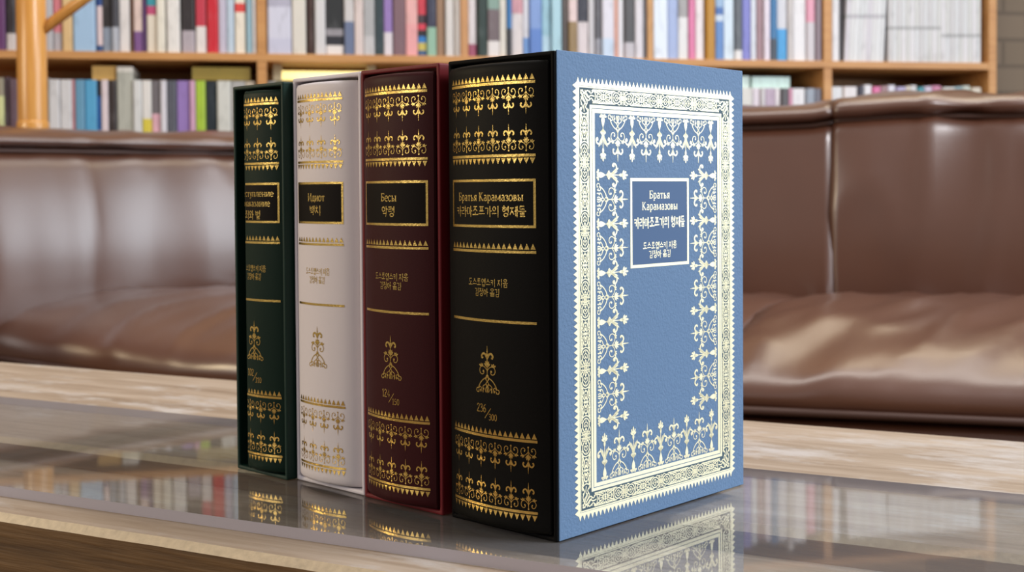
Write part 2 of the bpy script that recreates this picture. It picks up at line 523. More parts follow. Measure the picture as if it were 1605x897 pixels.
GL['И'] = (_stem(.14, 0, 1) + _stem(.70, 0, 1) + [([(.16, .08), (.68, .92)], W2)], .84)
GL['Б'] = (_stem(.14, 0, 1) + [([(.1, .965), (.58, .965), (.58, .80)], W2), _bowl(.16, .30, .42, .27, 90, -90), ([(.1, .03), (.2, .03)], W2)], .68)
GL['К'] = (_stem(.14, 0, 1) + [([(.18, .48), (.50, .95)], W2), ([(.24, .55), (.62, .03)], W1), _serif(.52, .965, .1), _serif(.64, .03, .1)], .76)
GL['П'] = (_stem(.14, 0, 1) + _stem(.66, 0, 1) + [([(.1, .965), (.7, .965)], W2)], .80)
GL['а'] = ([([(.42, .0), (.42, .48), (.38, .62), (.26, .69), (.12, .62)], W1 * .9), _bowl(.26, .20, .17, .18, 60, 360), ([(.42, .04), (.52, .03)], W2)], .56)
GL['р'] = ([([(.14, -.28), (.14, .70)], W1), _serif(.14, -.25), _serif(.10, .67, .07), _bowl(.28, .35, .22, .33, 150, -150)], .60)
GL['т'] = ([([(.28, 0), (.28, .68)], W1), _serif(.28, .03), ([(.05, .52), (.05, .66), (.51, .66), (.51, .52)], W2)], .58)
GL['ь'] = (_stem(.14) + [_bowl(.18, .20, .26, .18, 90, -90)], .52)
GL['ы'] = (_stem(.14) + [_bowl(.18, .20, .24, .18, 90, -90)] + _stem(.62), .78)
GL['я'] = (_stem(.44) + [_bowl(.38, .49, .24, .18, 90, 270), ([(.34, .32), (.12, .03)], W1 * .9), _serif(.10, .03, .08)], .60)
GL['м'] = (_stem(.13) + _stem(.69) + [([(.15, .66), (.41, .10), (.67, .66)], W2 * 1.2)], .83)
GL['з'] = ([([(.06, .58), (.16, .68), (.32, .64), (.34, .48), (.20, .37)], W1 * .85), ([(.20, .37), (.40, .28), (.38, .08), (.20, .01), (.05, .10)], W1 * .85)], .48)
GL['о'] = ([_bowl(.27, .35, .22, .34, 0, 360, n=18)], .56)
GL['в'] = (_stem(.14) + [_bowl(.18, .52, .22, .15, 90, -90), _bowl(.18, .20, .26, .17, 90, -90)], .54)
GL['е'] = ([_bowl(.27, .35, .22, .34, 0, 315, n=16), ([(.08, .37), (.48, .37)], W2)], .54)
GL['с'] = ([_bowl(.27, .35, .22, .34, 40, 320, n=14)], .52)
GL['д'] = ([([(.04, -.18), (.04, .03), (.60, .03), (.60, -.18)], W2), ([(.12, .05), (.2, .3), (.22, .67)], W2), ([(.18, .67), (.52, .67)], W2), ([(.48, .03), (.48, .69)], W1)], .66)
GL['и'] = (_stem(.14) + _stem(.54) + [([(.16, .08), (.52, .62)], W2)], .68)
GL['н'] = (_stem(.14) + _stem(.54) + [([(.14, .35), (.54, .35)], W2)], .68)
GL['п'] = (_stem(.14) + _stem(.54) + [([(.1, .67), (.58, .67)], W2)], .68)
GL['л'] = (_stem(.52) + [([(.06, .02), (.16, .12), (.2, .4), (.22, .67)], W2 * 1.2), ([(.18, .67), (.56, .67)], W2)], .66)
GL['у'] = ([([(.10, .68), (.30, .08)], W1), ([(.50, .68), (.26, -.10), (.12, -.27), (.04, -.22)], W2), _serif(.10, .67, .09), _serif(.50, .67, .08)], .56)
GL['к'] = (_stem(.14) + [([(.18, .34), (.42, .66)], W2), ([(.22, .38), (.5, .03)], W1), _serif(.44, .67, .07), _serif(.52, .03, .07)], .60)
GL['0'] = ([_bowl(.25, .5, .18, .48, 0, 360, W2 * 1.3, 18)], .52)
GL['1'] = ([([(.26, 0), (.26, 1)], W2 * 1.5), ([(.10, .82), (.26, .98)], W2), _serif(.26, .02, .12)], .46)
GL['2'] = ([([(.06, .74), (.12, .92), (.26, .98), (.41, .88), (.40, .66), (.22, .36), (.05, .04)], W2 * 1.3), ([(.04, .04), (.46, .04)], W2 * 1.4)], .52)
GL['3'] = ([([(.07, .82), (.18, .97), (.36, .93), (.38, .70), (.20, .54)], W2 * 1.3), ([(.20, .54), (.43, .44), (.42, .12), (.22, .01), (.06, .10)], W2 * 1.3)], .50)
GL['4'] = ([([(.36, 0), (.36, .98), (.04, .30), (.48, .30)], W2 * 1.2)], .52)
GL['5'] = ([([(.40, .96), (.14, .96), (.10, .54), (.26, .60), (.42, .48), (.42, .16), (.24, .01), (.06, .08)], W2 * 1.3)], .50)
GL['6'] = ([([(.40, .97), (.18, .78), (.08, .40), (.12, .10), (.26, .02), (.42, .14), (.42, .42), (.28, .56), (.12, .44)], W2 * 1.3)], .52)

JAMO = {
    'ㄱ': [[(0, .9), (.85, .92), (.7, .0)]], 'ㄴ': [[(.1, 1), (.08, .1), (.95, .15)]],
    'ㄷ': [[(.9, .92), (.1, .9), (.1, .1), (.95, .12)]],
    'ㄹ': [[(.05, .95), (.88, .97), (.85, .55), (.1, .5), (.08, .05), (.98, .1)]],
    'ㅁ': [[(.1, .95), (.1, .05), (.9, .05), (.9, .95), (.1, .95)]],
    'ㅂ': [[(.12, 1), (.12, .05), (.88, .05), (.88, 1)], [(.12, .55), (.88, .55)]],
    'ㅅ': [[(.5, 1), (.4, .5), (0, .0)], [(.45, .6), (1, .02)]],
    'ㅇ': [[(.5 + .42 * math.cos(k * math.pi / 6), .5 + .45 * math.sin(k * math.pi / 6)) for k in range(13)]],
    'ㅈ': [[(.05, .95), (.95, .97)], [(.55, .95), (.4, .5), (0, .0)], [(.45, .55), (1, .02)]],
    'ㅊ': [[(.4, 1.18), (.6, 1.05)], [(.05, .85), (.95, .87)], [(.55, .85), (.4, .45), (0, .0)], [(.45, .5), (1, .02)]],
    'ㅋ': [[(0, .9), (.85, .92), (.7, .0)], [(.05, .5), (.8, .5)]],
    'ㅌ': [[(.9, .95), (.1, .95), (.1, .08), (.95, .1)], [(.1, .52), (.85, .52)]],
    'ㅍ': [[(.0, .95), (1, .95)], [(.3, .95), (.32, .1)], [(.7, .95), (.68, .1)], [(0, .06), (1, .06)]],
    'ㅎ': [[(.35, 1.12), (.65, 1.1)], [(.05, .82), (.95, .84)], [(.5 + .32 * math.cos(k * math.pi / 6), .32 + .32 * math.sin(k * math.pi / 6)) for k in range(13)]],
}
CHO = 'ㄱㄲㄴㄷㄸㄹㅁㅂㅃㅅㅆㅇㅈㅉㅊㅋㅌㅍㅎ'
JUNG = 'ㅏㅐㅑㅒㅓㅔㅕㅖㅗㅘㅙㅚㅛㅜㅝㅞㅟㅠㅡㅢㅣ'
JONG = [''] + list('ㄱㄲㄳㄴㄵㄶㄷㄹㄺㄻㄼㄽㄾㄿㅀㅁㅂㅄㅅㅆㅇㅈㅊㅋㅌㅍㅎ')
VERT = {'ㅏ': [[(.35, 1), (.35, -.1)], [(.35, .5), (1, .5)]], 'ㅑ': [[(.35, 1), (.35, -.1)], [(.35, .62), (1, .62)], [(.35, .35), (1, .35)]],
        'ㅓ': [[(.6, 1), (.6, -.1)], [(0, .5), (.6, .5)]], 'ㅕ': [[(.6, 1), (.6, -.1)], [(0, .65), (.6, .65)], [(0, .38), (.6, .38)]],
        'ㅣ': [[(.55, 1), (.55, -.1)]], 'ㅐ': [[(.2, .95), (.2, 0)], [(.75, 1), (.75, -.1)], [(.2, .5), (.75, .5)]],
        'ㅔ': [[(.42, .95), (.42, 0)], [(.82, 1), (.82, -.1)], [(0, .5), (.42, .5)]],
        'ㅖ': [[(.42, .95), (.42, 0)], [(.82, 1), (.82, -.1)], [(0, .62), (.42, .62)], [(0, .38), (.42, .38)]]}
HORI = {'ㅗ': [[(0, .1), (1, .15)], [(.5, .15), (.5, 1)]], 'ㅡ': [[(0, .4), (1, .45)]], 'ㅜ': [[(0, .8), (1, .85)], [(.5, .8), (.5, 0)]],
        'ㅠ': [[(0, .8), (1, .85)], [(.35, .8), (.33, 0)], [(.65, .8), (.67, 0)]]}
COMP = {'ㅘ': ('ㅗ', 'ㅏ'), 'ㅚ': ('ㅗ', 'ㅣ'), 'ㅢ': ('ㅡ', 'ㅣ'), 'ㅟ': ('ㅜ', 'ㅣ')}


def hangul(ch):
    code = ord(ch) - 0xAC00
    a, b, c = CHO[code // 588], JUNG[(code % 588) // 28], JONG[code % 28]
    out = []

    def put(strokes, x0, y0, x1, y1):
        for s in strokes:
            out.append([(x0 + (x1 - x0) * x, y0 + (y1 - y0) * y) for x, y in s])
    fin = bool(c)
    if b in VERT:
        put(JAMO[a], .04, .46 if fin else .18, .54, .94 if fin else .84)
        put(VERT[b], .60, .40 if fin else .02, 1.0, 1.0)
    elif b in HORI:
        put(JAMO[a], .18, .66 if fin else .48, .82, 1.0 if fin else .95)
        put(HORI[b], .02, .40 if fin else .12, .98, .62 if fin else .42)
    else:
        h, v = COMP[b]
        put(JAMO[a], .08, .62 if fin else .5, .56, 1.0 if fin else .94)
        put(HORI[h], .0, .40 if fin else .14, .64, .60 if fin else .46)
        put(VERT[v], .64, .38 if fin else .0, 1.0, 1.0)
    if fin:
        if c == 'ㄻ':
            put(JAMO['ㄹ'], .12, .0, .48, .32); put(JAMO['ㅁ'], .56, .0, .9, .32)
        else:
            put(JAMO[c], .22, -.02, .84, .32)
    return out


def text_width(txt, h, sp=1.0):
    w = 0
    for ch in txt:
        w += (.32 if ch == ' ' else 1.02 if '가' <= ch <= '힣' else GL[ch][1]) * sp
    return w * h


def text(F, txt, xc, y, h, wscale=1.0, weight=1.0, width=None):
    """centred line of lettering, baseline y, cap height h (mm)"""
    if not txt:
        return
    nat = text_width(txt, h)
    k = wscale if width is None else width / nat
    x = xc - nat * k / 2
    for ch in txt:
        if ch == ' ':
            x += .32 * h * k; continue
        if '가' <= ch <= '힣':
            for s in hangul(ch):
                pts = [(x + px * h * k, y + py * h) for px, py in s]
                F.strip(pts, [h * .105 * weight * (1.15 - .4 * i / max(1, len(pts) - 1)) for i in range(len(pts))])
            x += 1.02 * h * k
        else:
            st, adv = GL[ch]
            for pts, w in st:
                F.strip([(x + px * h * k, y + py * h) for px, py in pts], w * h * weight)
            x += adv * h * k


# ================================================================== STRUCTURE
FLOOR_Z = -0.42
SH_ANG = R(10.8)
SU = Vector((math.cos(SH_ANG), math.sin(SH_ANG), 0))      # along the shelf to the right
SN = Vector((-math.sin(SH_ANG), math.cos(SH_ANG), 0))     # into the shelf
SH0 = Vector((-0.58099, 2.53, 0))                          # point on the shelf's front plane


def shelf_u(px, py):
    return (ray_plane(px, py, SH0, SN) - SH0).dot(SU)


def shelf_z(px, py):
    return ray_plane(px, py, SH0, SN).z


fl = box_obj('floor', -4, 4, -2.2, 4, FLOOR_Z - 0.05, FLOOR_Z, M_FLOOR, bevel=0); structure(fl)
M_WALL = mat('plaster_wall', (168, 142, 112), 0.9, bump=0.3, bump_scale=60)
wb = box_obj('wall_back', -2.6, 3.2, 0.30, 0.40, FLOOR_Z, 2.6, M_WALL, bevel=0); structure(wb)
wb.location = SH0; wb.rotation_euler = (0, 0, SH_ANG)

m = bpy.data.materials.new('painted_block_wall'); m.use_nodes = True
nt = m.node_tree; b_ = nt.nodes['Principled BSDF']
tc = nt.nodes.new('ShaderNodeTexCoord'); mp = nt.nodes.new('ShaderNodeMapping')
mp.inputs['Rotation'].default_value = (R(90), 0, 0)
bt = nt.nodes.new('ShaderNodeTexBrick')
bt.inputs['Color1'].default_value = (*lin((126, 111, 96)), 1); bt.inputs['Color2'].default_value = (*lin((120, 106, 91)), 1)
bt.inputs['Mortar'].default_value = (*lin((104, 92, 80)), 1); bt.inputs['Scale'].default_value = 4.2
bt.inputs['Mortar Size'].default_value = 0.02; bt.inputs['Bias'].default_value = 0
nt.links.new(tc.outputs['Object'], mp.inputs['Vector']); nt.links.new(mp.outputs[0], bt.inputs['Vector'])
nt.links.new(bt.outputs['Color'], b_.inputs['Base Color']); b_.inputs['Roughness'].default_value = 0.9
U_END = shelf_u(1556, 60)
wr = box_obj('wall_right', U_END + 0.003, U_END + 1.1, 0.03, 0.295, FLOOR_Z, 2.6, m, bevel=0.004); structure(wr)
wr.location = SH0; wr.rotation_euler = (0, 0, SH_ANG)

# ================================================================== COFFEE TABLE
table = empty('coffee_table', (0, 0, FLOOR_Z), TAB)
tag(table, 'low weathered plank coffee table with a sunken middle, under the glass sheet', 'table')
TOP = -0.005 - FLOOR_Z
TX0, TX1 = -1.15, 0.85


def plank(name, y0, y1, z0, z1, rag):
    bm = bmesh.new()
    nx = 160
    ring = []
    for i in range(nx + 1):
        x = TX0 + (TX1 - TX0) * i / nx
        j = [noise.noise(Vector((x * 9, rag + k * 7.7, 0))) * 0.0012 + noise.noise(Vector((x * 40, rag + k * 3.1, 5))) * 0.0005 for k in range(4)]
        c = 0.0035
        prof = [(y0 + j[0], z0), (y0 + j[0], z1 - c + j[1] * .6), (y0 + c * .8 + j[1], z1), (y1 - c * .8 + j[2], z1), (y1 + j[3], z1 - c + j[2] * .6), (y1 + j[3], z0)]
        ring.append([bm.verts.new((x, p[0], p[1])) for p in prof])
    for i in range(nx):
        for k in range(6):
            f = bm.faces.new((ring[i][k], ring[i + 1][k], ring[i + 1][(k + 1) % 6], ring[i][(k + 1) % 6]))
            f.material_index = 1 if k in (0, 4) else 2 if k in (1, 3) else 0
    bm.faces.new(ring[0]); bm.faces.new(ring[-1][::-1])
    bmesh.ops.recalc_face_normals(bm, faces=bm.faces)
    return bm_obj(name, bm, [M_TABLE, M_TABLE_SHADED, M_WORN_GLINT], table)


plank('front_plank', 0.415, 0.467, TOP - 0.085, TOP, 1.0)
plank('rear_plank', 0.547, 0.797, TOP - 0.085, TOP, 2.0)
box_obj('sunken_board', TX0 + .02, TX1 - .02, 0.467, 0.547, TOP - 0.05, TOP - 0.013, M_TABLE, table, 0.001)
for lx in (TX0 + 0.12, TX1 - 0.12):
    for ly in (0.45, 0.74):
        box_obj('leg', lx - 0.035, lx + 0.035, ly - 0.03, ly + 0.03, 0, TOP - 0.0855, M_TABLE_SHADED, table, 0.003)

# glass sheet lying on it
bm = bmesh.new()
fs = box_bm(bm, -1.0, 0.72, 0.440, 0.636, 0, 0.005)
for f in fs:
    f.normal_update()
    f.material_index = 0 if f.normal.z > .5 else 1 if f.normal.z < -.5 else 2
glass = bm_obj('glass_sheet', bm, [M_GLASS, M_GLASS_UNDER, M_GLASS_EDGE])
glass.location = (0, 0, -0.0049); glass.rotation_euler = (0, 0, TAB)
tag(glass, 'clear glass sheet with ground edges lying on the plank table under the slipcases', 'glass sheet')

# ================================================================== SLIPCASES AND BOOKS
TH = 0.81511
DW = Vector((math.cos(TH), math.sin(TH), 0))       # from spine side to fore edge
DT = Vector((-math.sin(TH), math.cos(TH), 0))      # from right side to left side
# local frame of every case: x = DW (into the case), y = DT (to the left), z up
ROTZ = TH
BT = 0.0021           # board thickness
CASE_W = 0.1364


def slipcase(nm, N, T, H, m, label, cat='slipcase'):
    e = empty('slipcase', (N[0], N[1], 0.0002), ROTZ)
    tag(e, label, cat, 'four slipcases in a row')
    W = CASE_W
    bm = bmesh.new()
    # outer and inner shells joined at the open front (x = 0)
    def ring(x, i, z0, z1):
        return [bm.verts.new((x, i, z0)), bm.verts.new((x, T - i, z0)), bm.verts.new((x, T - i, z1)), bm.verts.new((x, i, z1))]
    of = ring(0, 0, 0, H); ob = ring(W, 0, 0, H)
    jf = ring(0, BT, BT, H - BT); jb = ring(W - BT, BT, BT, H - BT)
    for k in range(4):
        k2 = (k + 1) % 4
        bm.faces.new((of[k], ob[k], ob[k2], of[k2]))
        bm.faces.new((jf[k2], jb[k2], jb[k], jf[k]))
        bm.faces.new((of[k2], jf[k2], jf[k], of[k]))
    bm.faces.new(ob[::-1]); bm.faces.new(jb)
    bmesh.ops.recalc_face_normals(bm, faces=bm.faces)
    bm_obj('case', bm, m, e, 0.0008, 3)
    return e


def spine_curve(T, d_peak, sag, half, a_mid, a0, a1):
    """table of (arc from a_mid, a, d): d(a) bulges to d_peak"""
    pts = []
    n = 240
    for i in range(n + 1):
        a = a0 + (a1 - a0) * i / n
        u = (a - a_mid) / half
        d = d_peak - sag * u * u - 0.0002 * abs(u) ** 8
        pts.append([0, a, d])
    s = 0
    for i in range(1, n + 1):
        s += math.hypot(pts[i][1] - pts[i - 1][1], pts[i][2] - pts[i - 1][2]); pts[i][0] = s
    mid = min(range(n + 1), key=lambda i: abs(pts[i][1] - a_mid)); s0 = pts[mid][0]
    for p in pts:
        p[0] -= s0
    return pts


def curve_at(C, s):
    if s <= C[0][0]:
        return C[0][1] + (s - C[0][0]), C[0][2], 0, 1
    lo, hi = 0, len(C) - 1
    if s >= C[-1][0]:
        lo, hi = hi - 1, hi
    else:
        while hi - lo > 1:
            mm = (lo + hi) // 2
            if C[mm][0] <= s:
                lo = mm
            else:
                hi = mm
    p, q = C[lo], C[hi]; t = (s - p[0]) / ((q[0] - p[0]) or 1e-9)
    da, dd = q[1] - p[1], q[2] - p[2]; L = math.hypot(da, dd) or 1e-9
    return p[1] + da * t, p[2] + dd * t, -dd / L, da / L       # a, d, normal (a, d)


def build_book(N, T, H, C, m_cover, label, half_print, n_motif, draw_title, number, m_label, s_lim, bevel=0.0016):
    """book pushed into its case: rounded spine cover, page block, gold foil print, title label"""
    e = empty('book', (N[0], N[1], 0.0002), ROTZ)
    tag(e, label, 'book', 'gilt volumes in the slipcases')
    zb, zt = 0.0026, H - 0.0034
    a0, a1 = C[0][1], C[-1][1]
    # cover: spine sheet with rounded head and tail + two boards
    prof = [curve_at(C, C[0][0] + (C[-1][0] - C[0][0]) * i / 48) for i in range(49)]
    zs = [(zb, .0022), (zb + .0005, .0009), (zb + .0018, .0001), (zb + .004, 0), (zt - .004, 0), (zt - .0018, .0001), (zt - .0005, .0009), (zt, .0022)]
    V, Fc = [], []
    for z, ins in zs:
        for (a, d, na, nd) in prof:
            V.append((-(d - ins), a, z))
    n = len(prof)
    for j in range(len(zs) - 1):
        for i in range(n - 1):
            Fc.append((j * n + i, (j + 1) * n + i, (j + 1) * n + i + 1, j * n + i + 1))
    # inner sheet
    b = len(V)
    for z in (zb + .0003, zt - .0003):
        for (a, d, na, nd) in prof:
            V.append((-(d - .0030), min(max(a, a0 + .0018), a1 - .0018), z))
    for i in range(n - 1):
        Fc.append((b + i, b + i + 1, b + n + i + 1, b + n + i))
        Fc.append((i, i + 1, b + i + 1, b + i))
        Fc.append(((len(zs) - 1) * n + i + 1, (len(zs) - 1) * n + i, b + n + i, b + n + i + 1))
    cov = link_mesh('cover', V, Fc, m_cover, e, smooth=True)
    for side, aa in ((0, a0), (1, a1)):
        d_e = prof[0][1] if side == 0 else prof[-1][1]
        y0, y1 = (aa, aa + .0022) if side == 0 else (aa - .0022, aa)
        box_obj('cover_board', -(d_e - .0002), CASE_W - .006, y0, y1, zb, zt, m_cover, e, 0.0008)
    box_obj('page_block', .004 - min(prof[0][1], prof[-1][1]), CASE_W - .009, a0 + .0026, a1 - .0026, zb + .004, zt - .004, M_PAGES, e, 0.0006)
    # ---- printing (s to the right in mm, z in mm)
    F = Foil()
    hp = half_print

    def teeth(z0, up):
        nt_ = max(6, round(2 * hp / 2.67)); st = 2 * hp / nt_
        for k in range(nt_):
            x = -hp + st * (k + .5)
            F.poly([(x - st * .43, z0), (x + st * .43, z0), (x, z0 + (2.4 if up else -2.4))])

    def bar(z0, z1):
        F.rect(-hp, z0, hp, z1, 1.0)

    def row(y, up):
        st = 2 * hp / n_motif
        for k in range(n_motif):
            motif_flower(Pen(F, -hp + st * (k + .5), y, 11.4 * st / 8.9 * .93, 11.4 if up else -11.4), .9)
    teeth(188.8, True); bar(187.2, 188.35); row(186.0, False); row(159.6, True); bar(157.4, 158.5); teeth(156.9, False)
    teeth(119.4, True); bar(117.75, 118.85)
    bar(88.7, 89.8)
    teeth(41.7, True); bar(40.2, 41.3); row(38.6, False); row(12.5, True); bar(10.8, 11.9); teeth(10.3, False)
    F.frame(-hp, 128.2, hp, 148.3, 1.05)
    motif_flower(Pen(F, 0, 65.8, 13.0, 13.0), 1.15); motif_candelabra(Pen(F, 0, 58.9, 20.5, 20.5))
    text(F, '도스토옙스키 지음', 0, 103.6, 3.3, width=min(23, 2 * hp * .52), weight=.85)
    text(F, '김정아 옮김', 0, 99.5, 3.3, width=min(14.6, 2 * hp * .34), weight=.85)
    draw_title(F)
    a_, b_2 = number
    text(F, a_, -3.6, 50.6, 3.5, width=5.8); text(F, b_2, 3.0, 47.6, 2.7, width=4.8)
    if a_:
        F.strip([(-1.6, 48.2), (1.9, 52.6)], .32)

    def put(name, verts2, faces, off, m_):
        VV, keep, ix = [], [], {}
        for f in faces:
            if any(-verts2[i][0] > s_lim for i in f):
                continue
            g = []
            for i in f:
                if i not in ix:
                    s, z = -verts2[i][0] / 1000, verts2[i][1] / 1000
                    a, d, na, nd = curve_at(C, s)
                    a += na * off; d += nd * off
                    ix[i] = len(VV); VV.append((-d, a, z))
                g.append(ix[i])
            keep.append(tuple(g))
        return link_mesh(name, VV, keep, m_, cov)
    if m_label:
        L = Foil(); L.rect(-hp + .3, 128.5, hp - .3, 148.0, 1.0)
        put('title_label', L.v, L.f, .00007, m_label)['label'] = 'black title label'
    put('gold_print', F.v, F.f, .00014, M_GOLD)['label'] = 'gold foil ornament and lettering'
    return e


# black volume -------------------------------------------------------------
def title_black(F):
    text(F, 'Братья Карамазовы', 0.2, 139.3, 3.5, width=38)
    text(F, '카라마조프가의 형제들', 0, 132.9, 4.3, width=41)


N_BLACK = (0.01730, 0.51572)
T_BLACK = 0.06167
cs = slipcase('black', N_BLACK, T_BLACK, 0.2, M_BLACKBOARD, 'black slipcase with a slate blue side printed in gold, rightmost of the row')
C_black = spine_curve(T_BLACK, .0074, .0042, .0242, .0315, .0027, T_BLACK - .0023)
build_book(N_BLACK, T_BLACK, .2, C_black, M_BLACK, 'thick black volume numbered 236/300 with gold spine in the blue-sided slipcase',
           24.6, 6, title_black, ('236', '300'), None, 99)

# blue side of the black slipcase, with its print
bm = bmesh.new(); box_bm(bm, 0.0012, CASE_W + 0.0002, -0.0005, 0.0002, 0.0004, 0.2003)
sp = bm_obj('side_paper', bm, M_BLUE, cs, 0.0004, 2); sp['label'] = 'slate blue printed side'
F = Foil()
X0, X1, Y0, Y1 = 12.9, 126.8, 8.3, 187.9


def quad_frame(x0, y0, x1, y1, t):
    F.frame(x0, y0, x1, y1, t)


nT = 43; st = (X1 - X0 - 2.6) / (nT - 1)
for k in range(nT):
    x = X0 + 1.3 + st * k
    F.poly([(x - .98, Y1 - .05), (x + .98, Y1 - .05), (x + .55, Y1 + .9), (x, Y1 + 2.2), (x - .55, Y1 + .9)])
    F.poly([(x - .98, Y0 + .05), (x - .55, Y0 - .9), (x, Y0 - 2.2), (x + .55, Y0 - .9), (x + .98, Y0 + .05)])
nS = 67; st = (Y1 - Y0 - 2.7) / (nS - 1)
for k in range(nS):
    y = Y0 + 1.35 + st * k
    F.poly([(X0 + .05, y - 1.22), (X0 + .05, y + 1.22), (X0 - 2.15, y)])
    F.poly([(X1 - .05, y - 1.22), (X1 + 2.15, y), (X1 - .05, y + 1.22)])
quad_frame(X0, Y0, X1, Y1, 1.25)
quad_frame(X0 + 1.42, Y0 + 1.42, X1 - 1.42, Y1 - 1.42, .55)
quad_frame(X0 + 8.7, Y0 + 8.9, X1 - 8.7, Y1 - 8.9, 1.3)
quad_frame(X0 + 10.35, Y0 + 10.55, X1 - 10.35, Y1 - 10.55, 1.6)
# interlace band
XM, YM = (X0 + X1) / 2, (Y0 + Y1) / 2
BX, BY = X0 + 5.25, Y0 + 5.3       # band centre lines
hb = 2.95
LX, LY = 13.05, 14.25
for sgn in (-1, 1):
    for k in range(-3, 4):
        p = Pen(F, XM + k * LX, YM + sgn * (YM - BY), LX, hb)
        p_w = Pen(F, XM + k * LX, YM + sgn * (YM - BY), LX, hb)
        (tile_rosette if k % 2 else tile_knot)(p_w)
    for k in range(-5, 6):
        p = Pen(F, XM + sgn * (XM - BX), YM + k * LY, LY, hb, math.pi / 2)
        (tile_rosette if k % 2 else tile_knot)(p)
# corner knots
for sx in (-1, 1):
    for sy in (-1, 1):
        cx, cy = XM + sx * (XM - BX), YM + sy * (YM - BY)
        p = Pen(F, cx, cy, -sx, -sy)
        p.stroke([(-2.4, 6.4), (-1.2, 4.4), (-2.2, 2.2), (-1.3, .2), (-2.2, -2.2), (.2, -1.3), (2.2, -2.2), (4.4, -1.2), (6.4, -2.4)], .5, mirror=False)
        p.stroke([(2.4, 6.4), (.9, 4.6), (1.9, 2.6), (.2, .2), (2.6, 1.9), (4.6, .9), (6.4, 2.4)], .5, mirror=False)
        p.stroke([(0, 6.6), (-.3, 4.2), (.6, 2.6), (-.7, .9), (-.8, -.8), (.9, -.7), (2.6, .6), (4.2, -.3), (6.6, 0)], .5, mirror=False)
        p.stroke([(-2.3, .4), (-.9, 1.7), (1.2, 3.6)], .42, mirror=False); p.stroke([(.4, -2.3), (1.7, -.9), (3.6, 1.2)], .42, mirror=False)
        for bx, by in ((-2.1, -1.0), (-1.0, -2.1), (-1.9, 3.6), (3.6, -1.9), (1.5, 1.4), (1.7, 5.4), (5.4, 1.7), (-2.2, 5.2), (5.2, -2.2), (0, 0)):
            p.blob(bx, by, .42, .42, mirror=False)
# pendant rows and columns
ML_R, ML_C = 19.9, 21.2
for k in range(-4, 5):
    for top in (1, 0):
        y = 175.3 if top else 20.9
        p = Pen(F, XM + k * 9.88, y, ML_R, -ML_R if top else ML_R)
        if k % 2 == 0:
            motif_plume(p)
        else:
            motif_candelabra(p)
            motif_flower(Pen(F, XM + k * 9.88, y + (-1 if top else 1) * ML_R * .33, ML_R * .67, (-1 if top else 1) * ML_R * .67), 1.0)
for k in range(-5, 6):
    for left in (1, 0):
        x = 26.0 if left else 139.7 - 26.0
        yy = 98.1 + k * 10.35
        rot = -math.pi / 2 if left else math.pi / 2
        p = Pen(F, x, yy, ML_C, ML_C, rot)
        if k % 2:
            motif_plume(p)
        else:
            motif_candelabra(p)
            xo = x + (1 if left else -1) * ML_C * .33
            motif_flower(Pen(F, xo, yy, ML_C * .67, ML_C * .67, rot), 1.0)
# label
F.frame(48.7, 109.5, 91.8, 148.6, 1.35)
text(F, 'Братья', 69.8, 139.6, 3.5, width=15.2, weight=1.15)
text(F, 'Карамазовы', 70.1, 134.6, 3.5, width=26.4, weight=1.15)
text(F, '카라마조프가의 형제들', 70.1, 126.8, 4.7, width=37.5, weight=1.25)
text(F, '도스토옙스키 지음', 70.0, 117.3, 3.2, width=25, weight=1.2)
text(F, '김정아 옮김', 69.9, 113.5, 3.2, width=16.2, weight=1.2)


def put_side(name, F_, off, m_):
    VV = [(x / 1000, -0.0005 - off, y / 1000) for x, y in F_.v]
    return link_mesh(name, VV, F_.f, m_, sp)


PB = Foil()
for (x0, y0, x1, y1) in ((X0 + 1.9, Y1 - 8.8, X1 - 1.9, Y1 - 1.9), (X0 + 1.9, Y0 + 1.9, X1 - 1.9, Y0 + 8.8),
                         (X0 + 1.9, Y0 + 8.8, X0 + 8.8, Y1 - 8.8), (X1 - 8.8, Y0 + 8.8, X1 - 1.9, Y1 - 8.8)):
    PB.poly([(x0, y0), (x1, y0), (x1, y1), (x0, y1)])
put_side('border_ground', PB, .00005, M_BLUEBAND)['label'] = 'dark ground of the border band'
PL = Foil(); PL.poly([(49, 110), (91.5, 110), (91.5, 148.3), (49, 148.3)])
put_side('title_panel', PL, .00005, M_BLUEPANEL)['label'] = 'deeper blue title panel'
put_side('gold_print', F, .00011, M_GOLD_LIT)['label'] = 'gold border, pendants and lettering with window sheen in the colour'


# red, white, green --------------------------------------------------------
def title_red(F):
    text(F, 'Бесы', -.6, 139.1, 3.6, width=10.8)
    text(F, '악령', -.8, 132.3, 4.6, width=9.4)


def title_white(F):
    text(F, 'Идиот', 0, 139.1, 3.7, width=13.2)
    text(F, '백치', -.6, 132.5, 4.5, width=9.0)


def title_green(F):
    text(F, 'Преступление', 0, 141.4, 3.2, width=29)
    text(F, 'и наказание', .3, 136.5, 3.2, width=24)
    text(F, '죄와 벌', -.6, 130.2, 4.2, width=13.5)


N_RED = (-0.0315, 0.5601); T_RED = 0.0533
slipcase('red', N_RED, T_RED, .1998, M_REDCASE, 'dark red slipcase standing between the white slipcase and the blue-sided black one')
C_red = spine_curve(T_RED, .0067, .0042, .0212, .0260, .0026, T_RED - .0023)
build_book(N_RED, T_RED, .1998, C_red, M_RED, 'oxblood volume numbered 124/150 with gold spine in the dark red slipcase',
           21.5, 5, title_red, ('124', '150'), M_LABEL, 99)

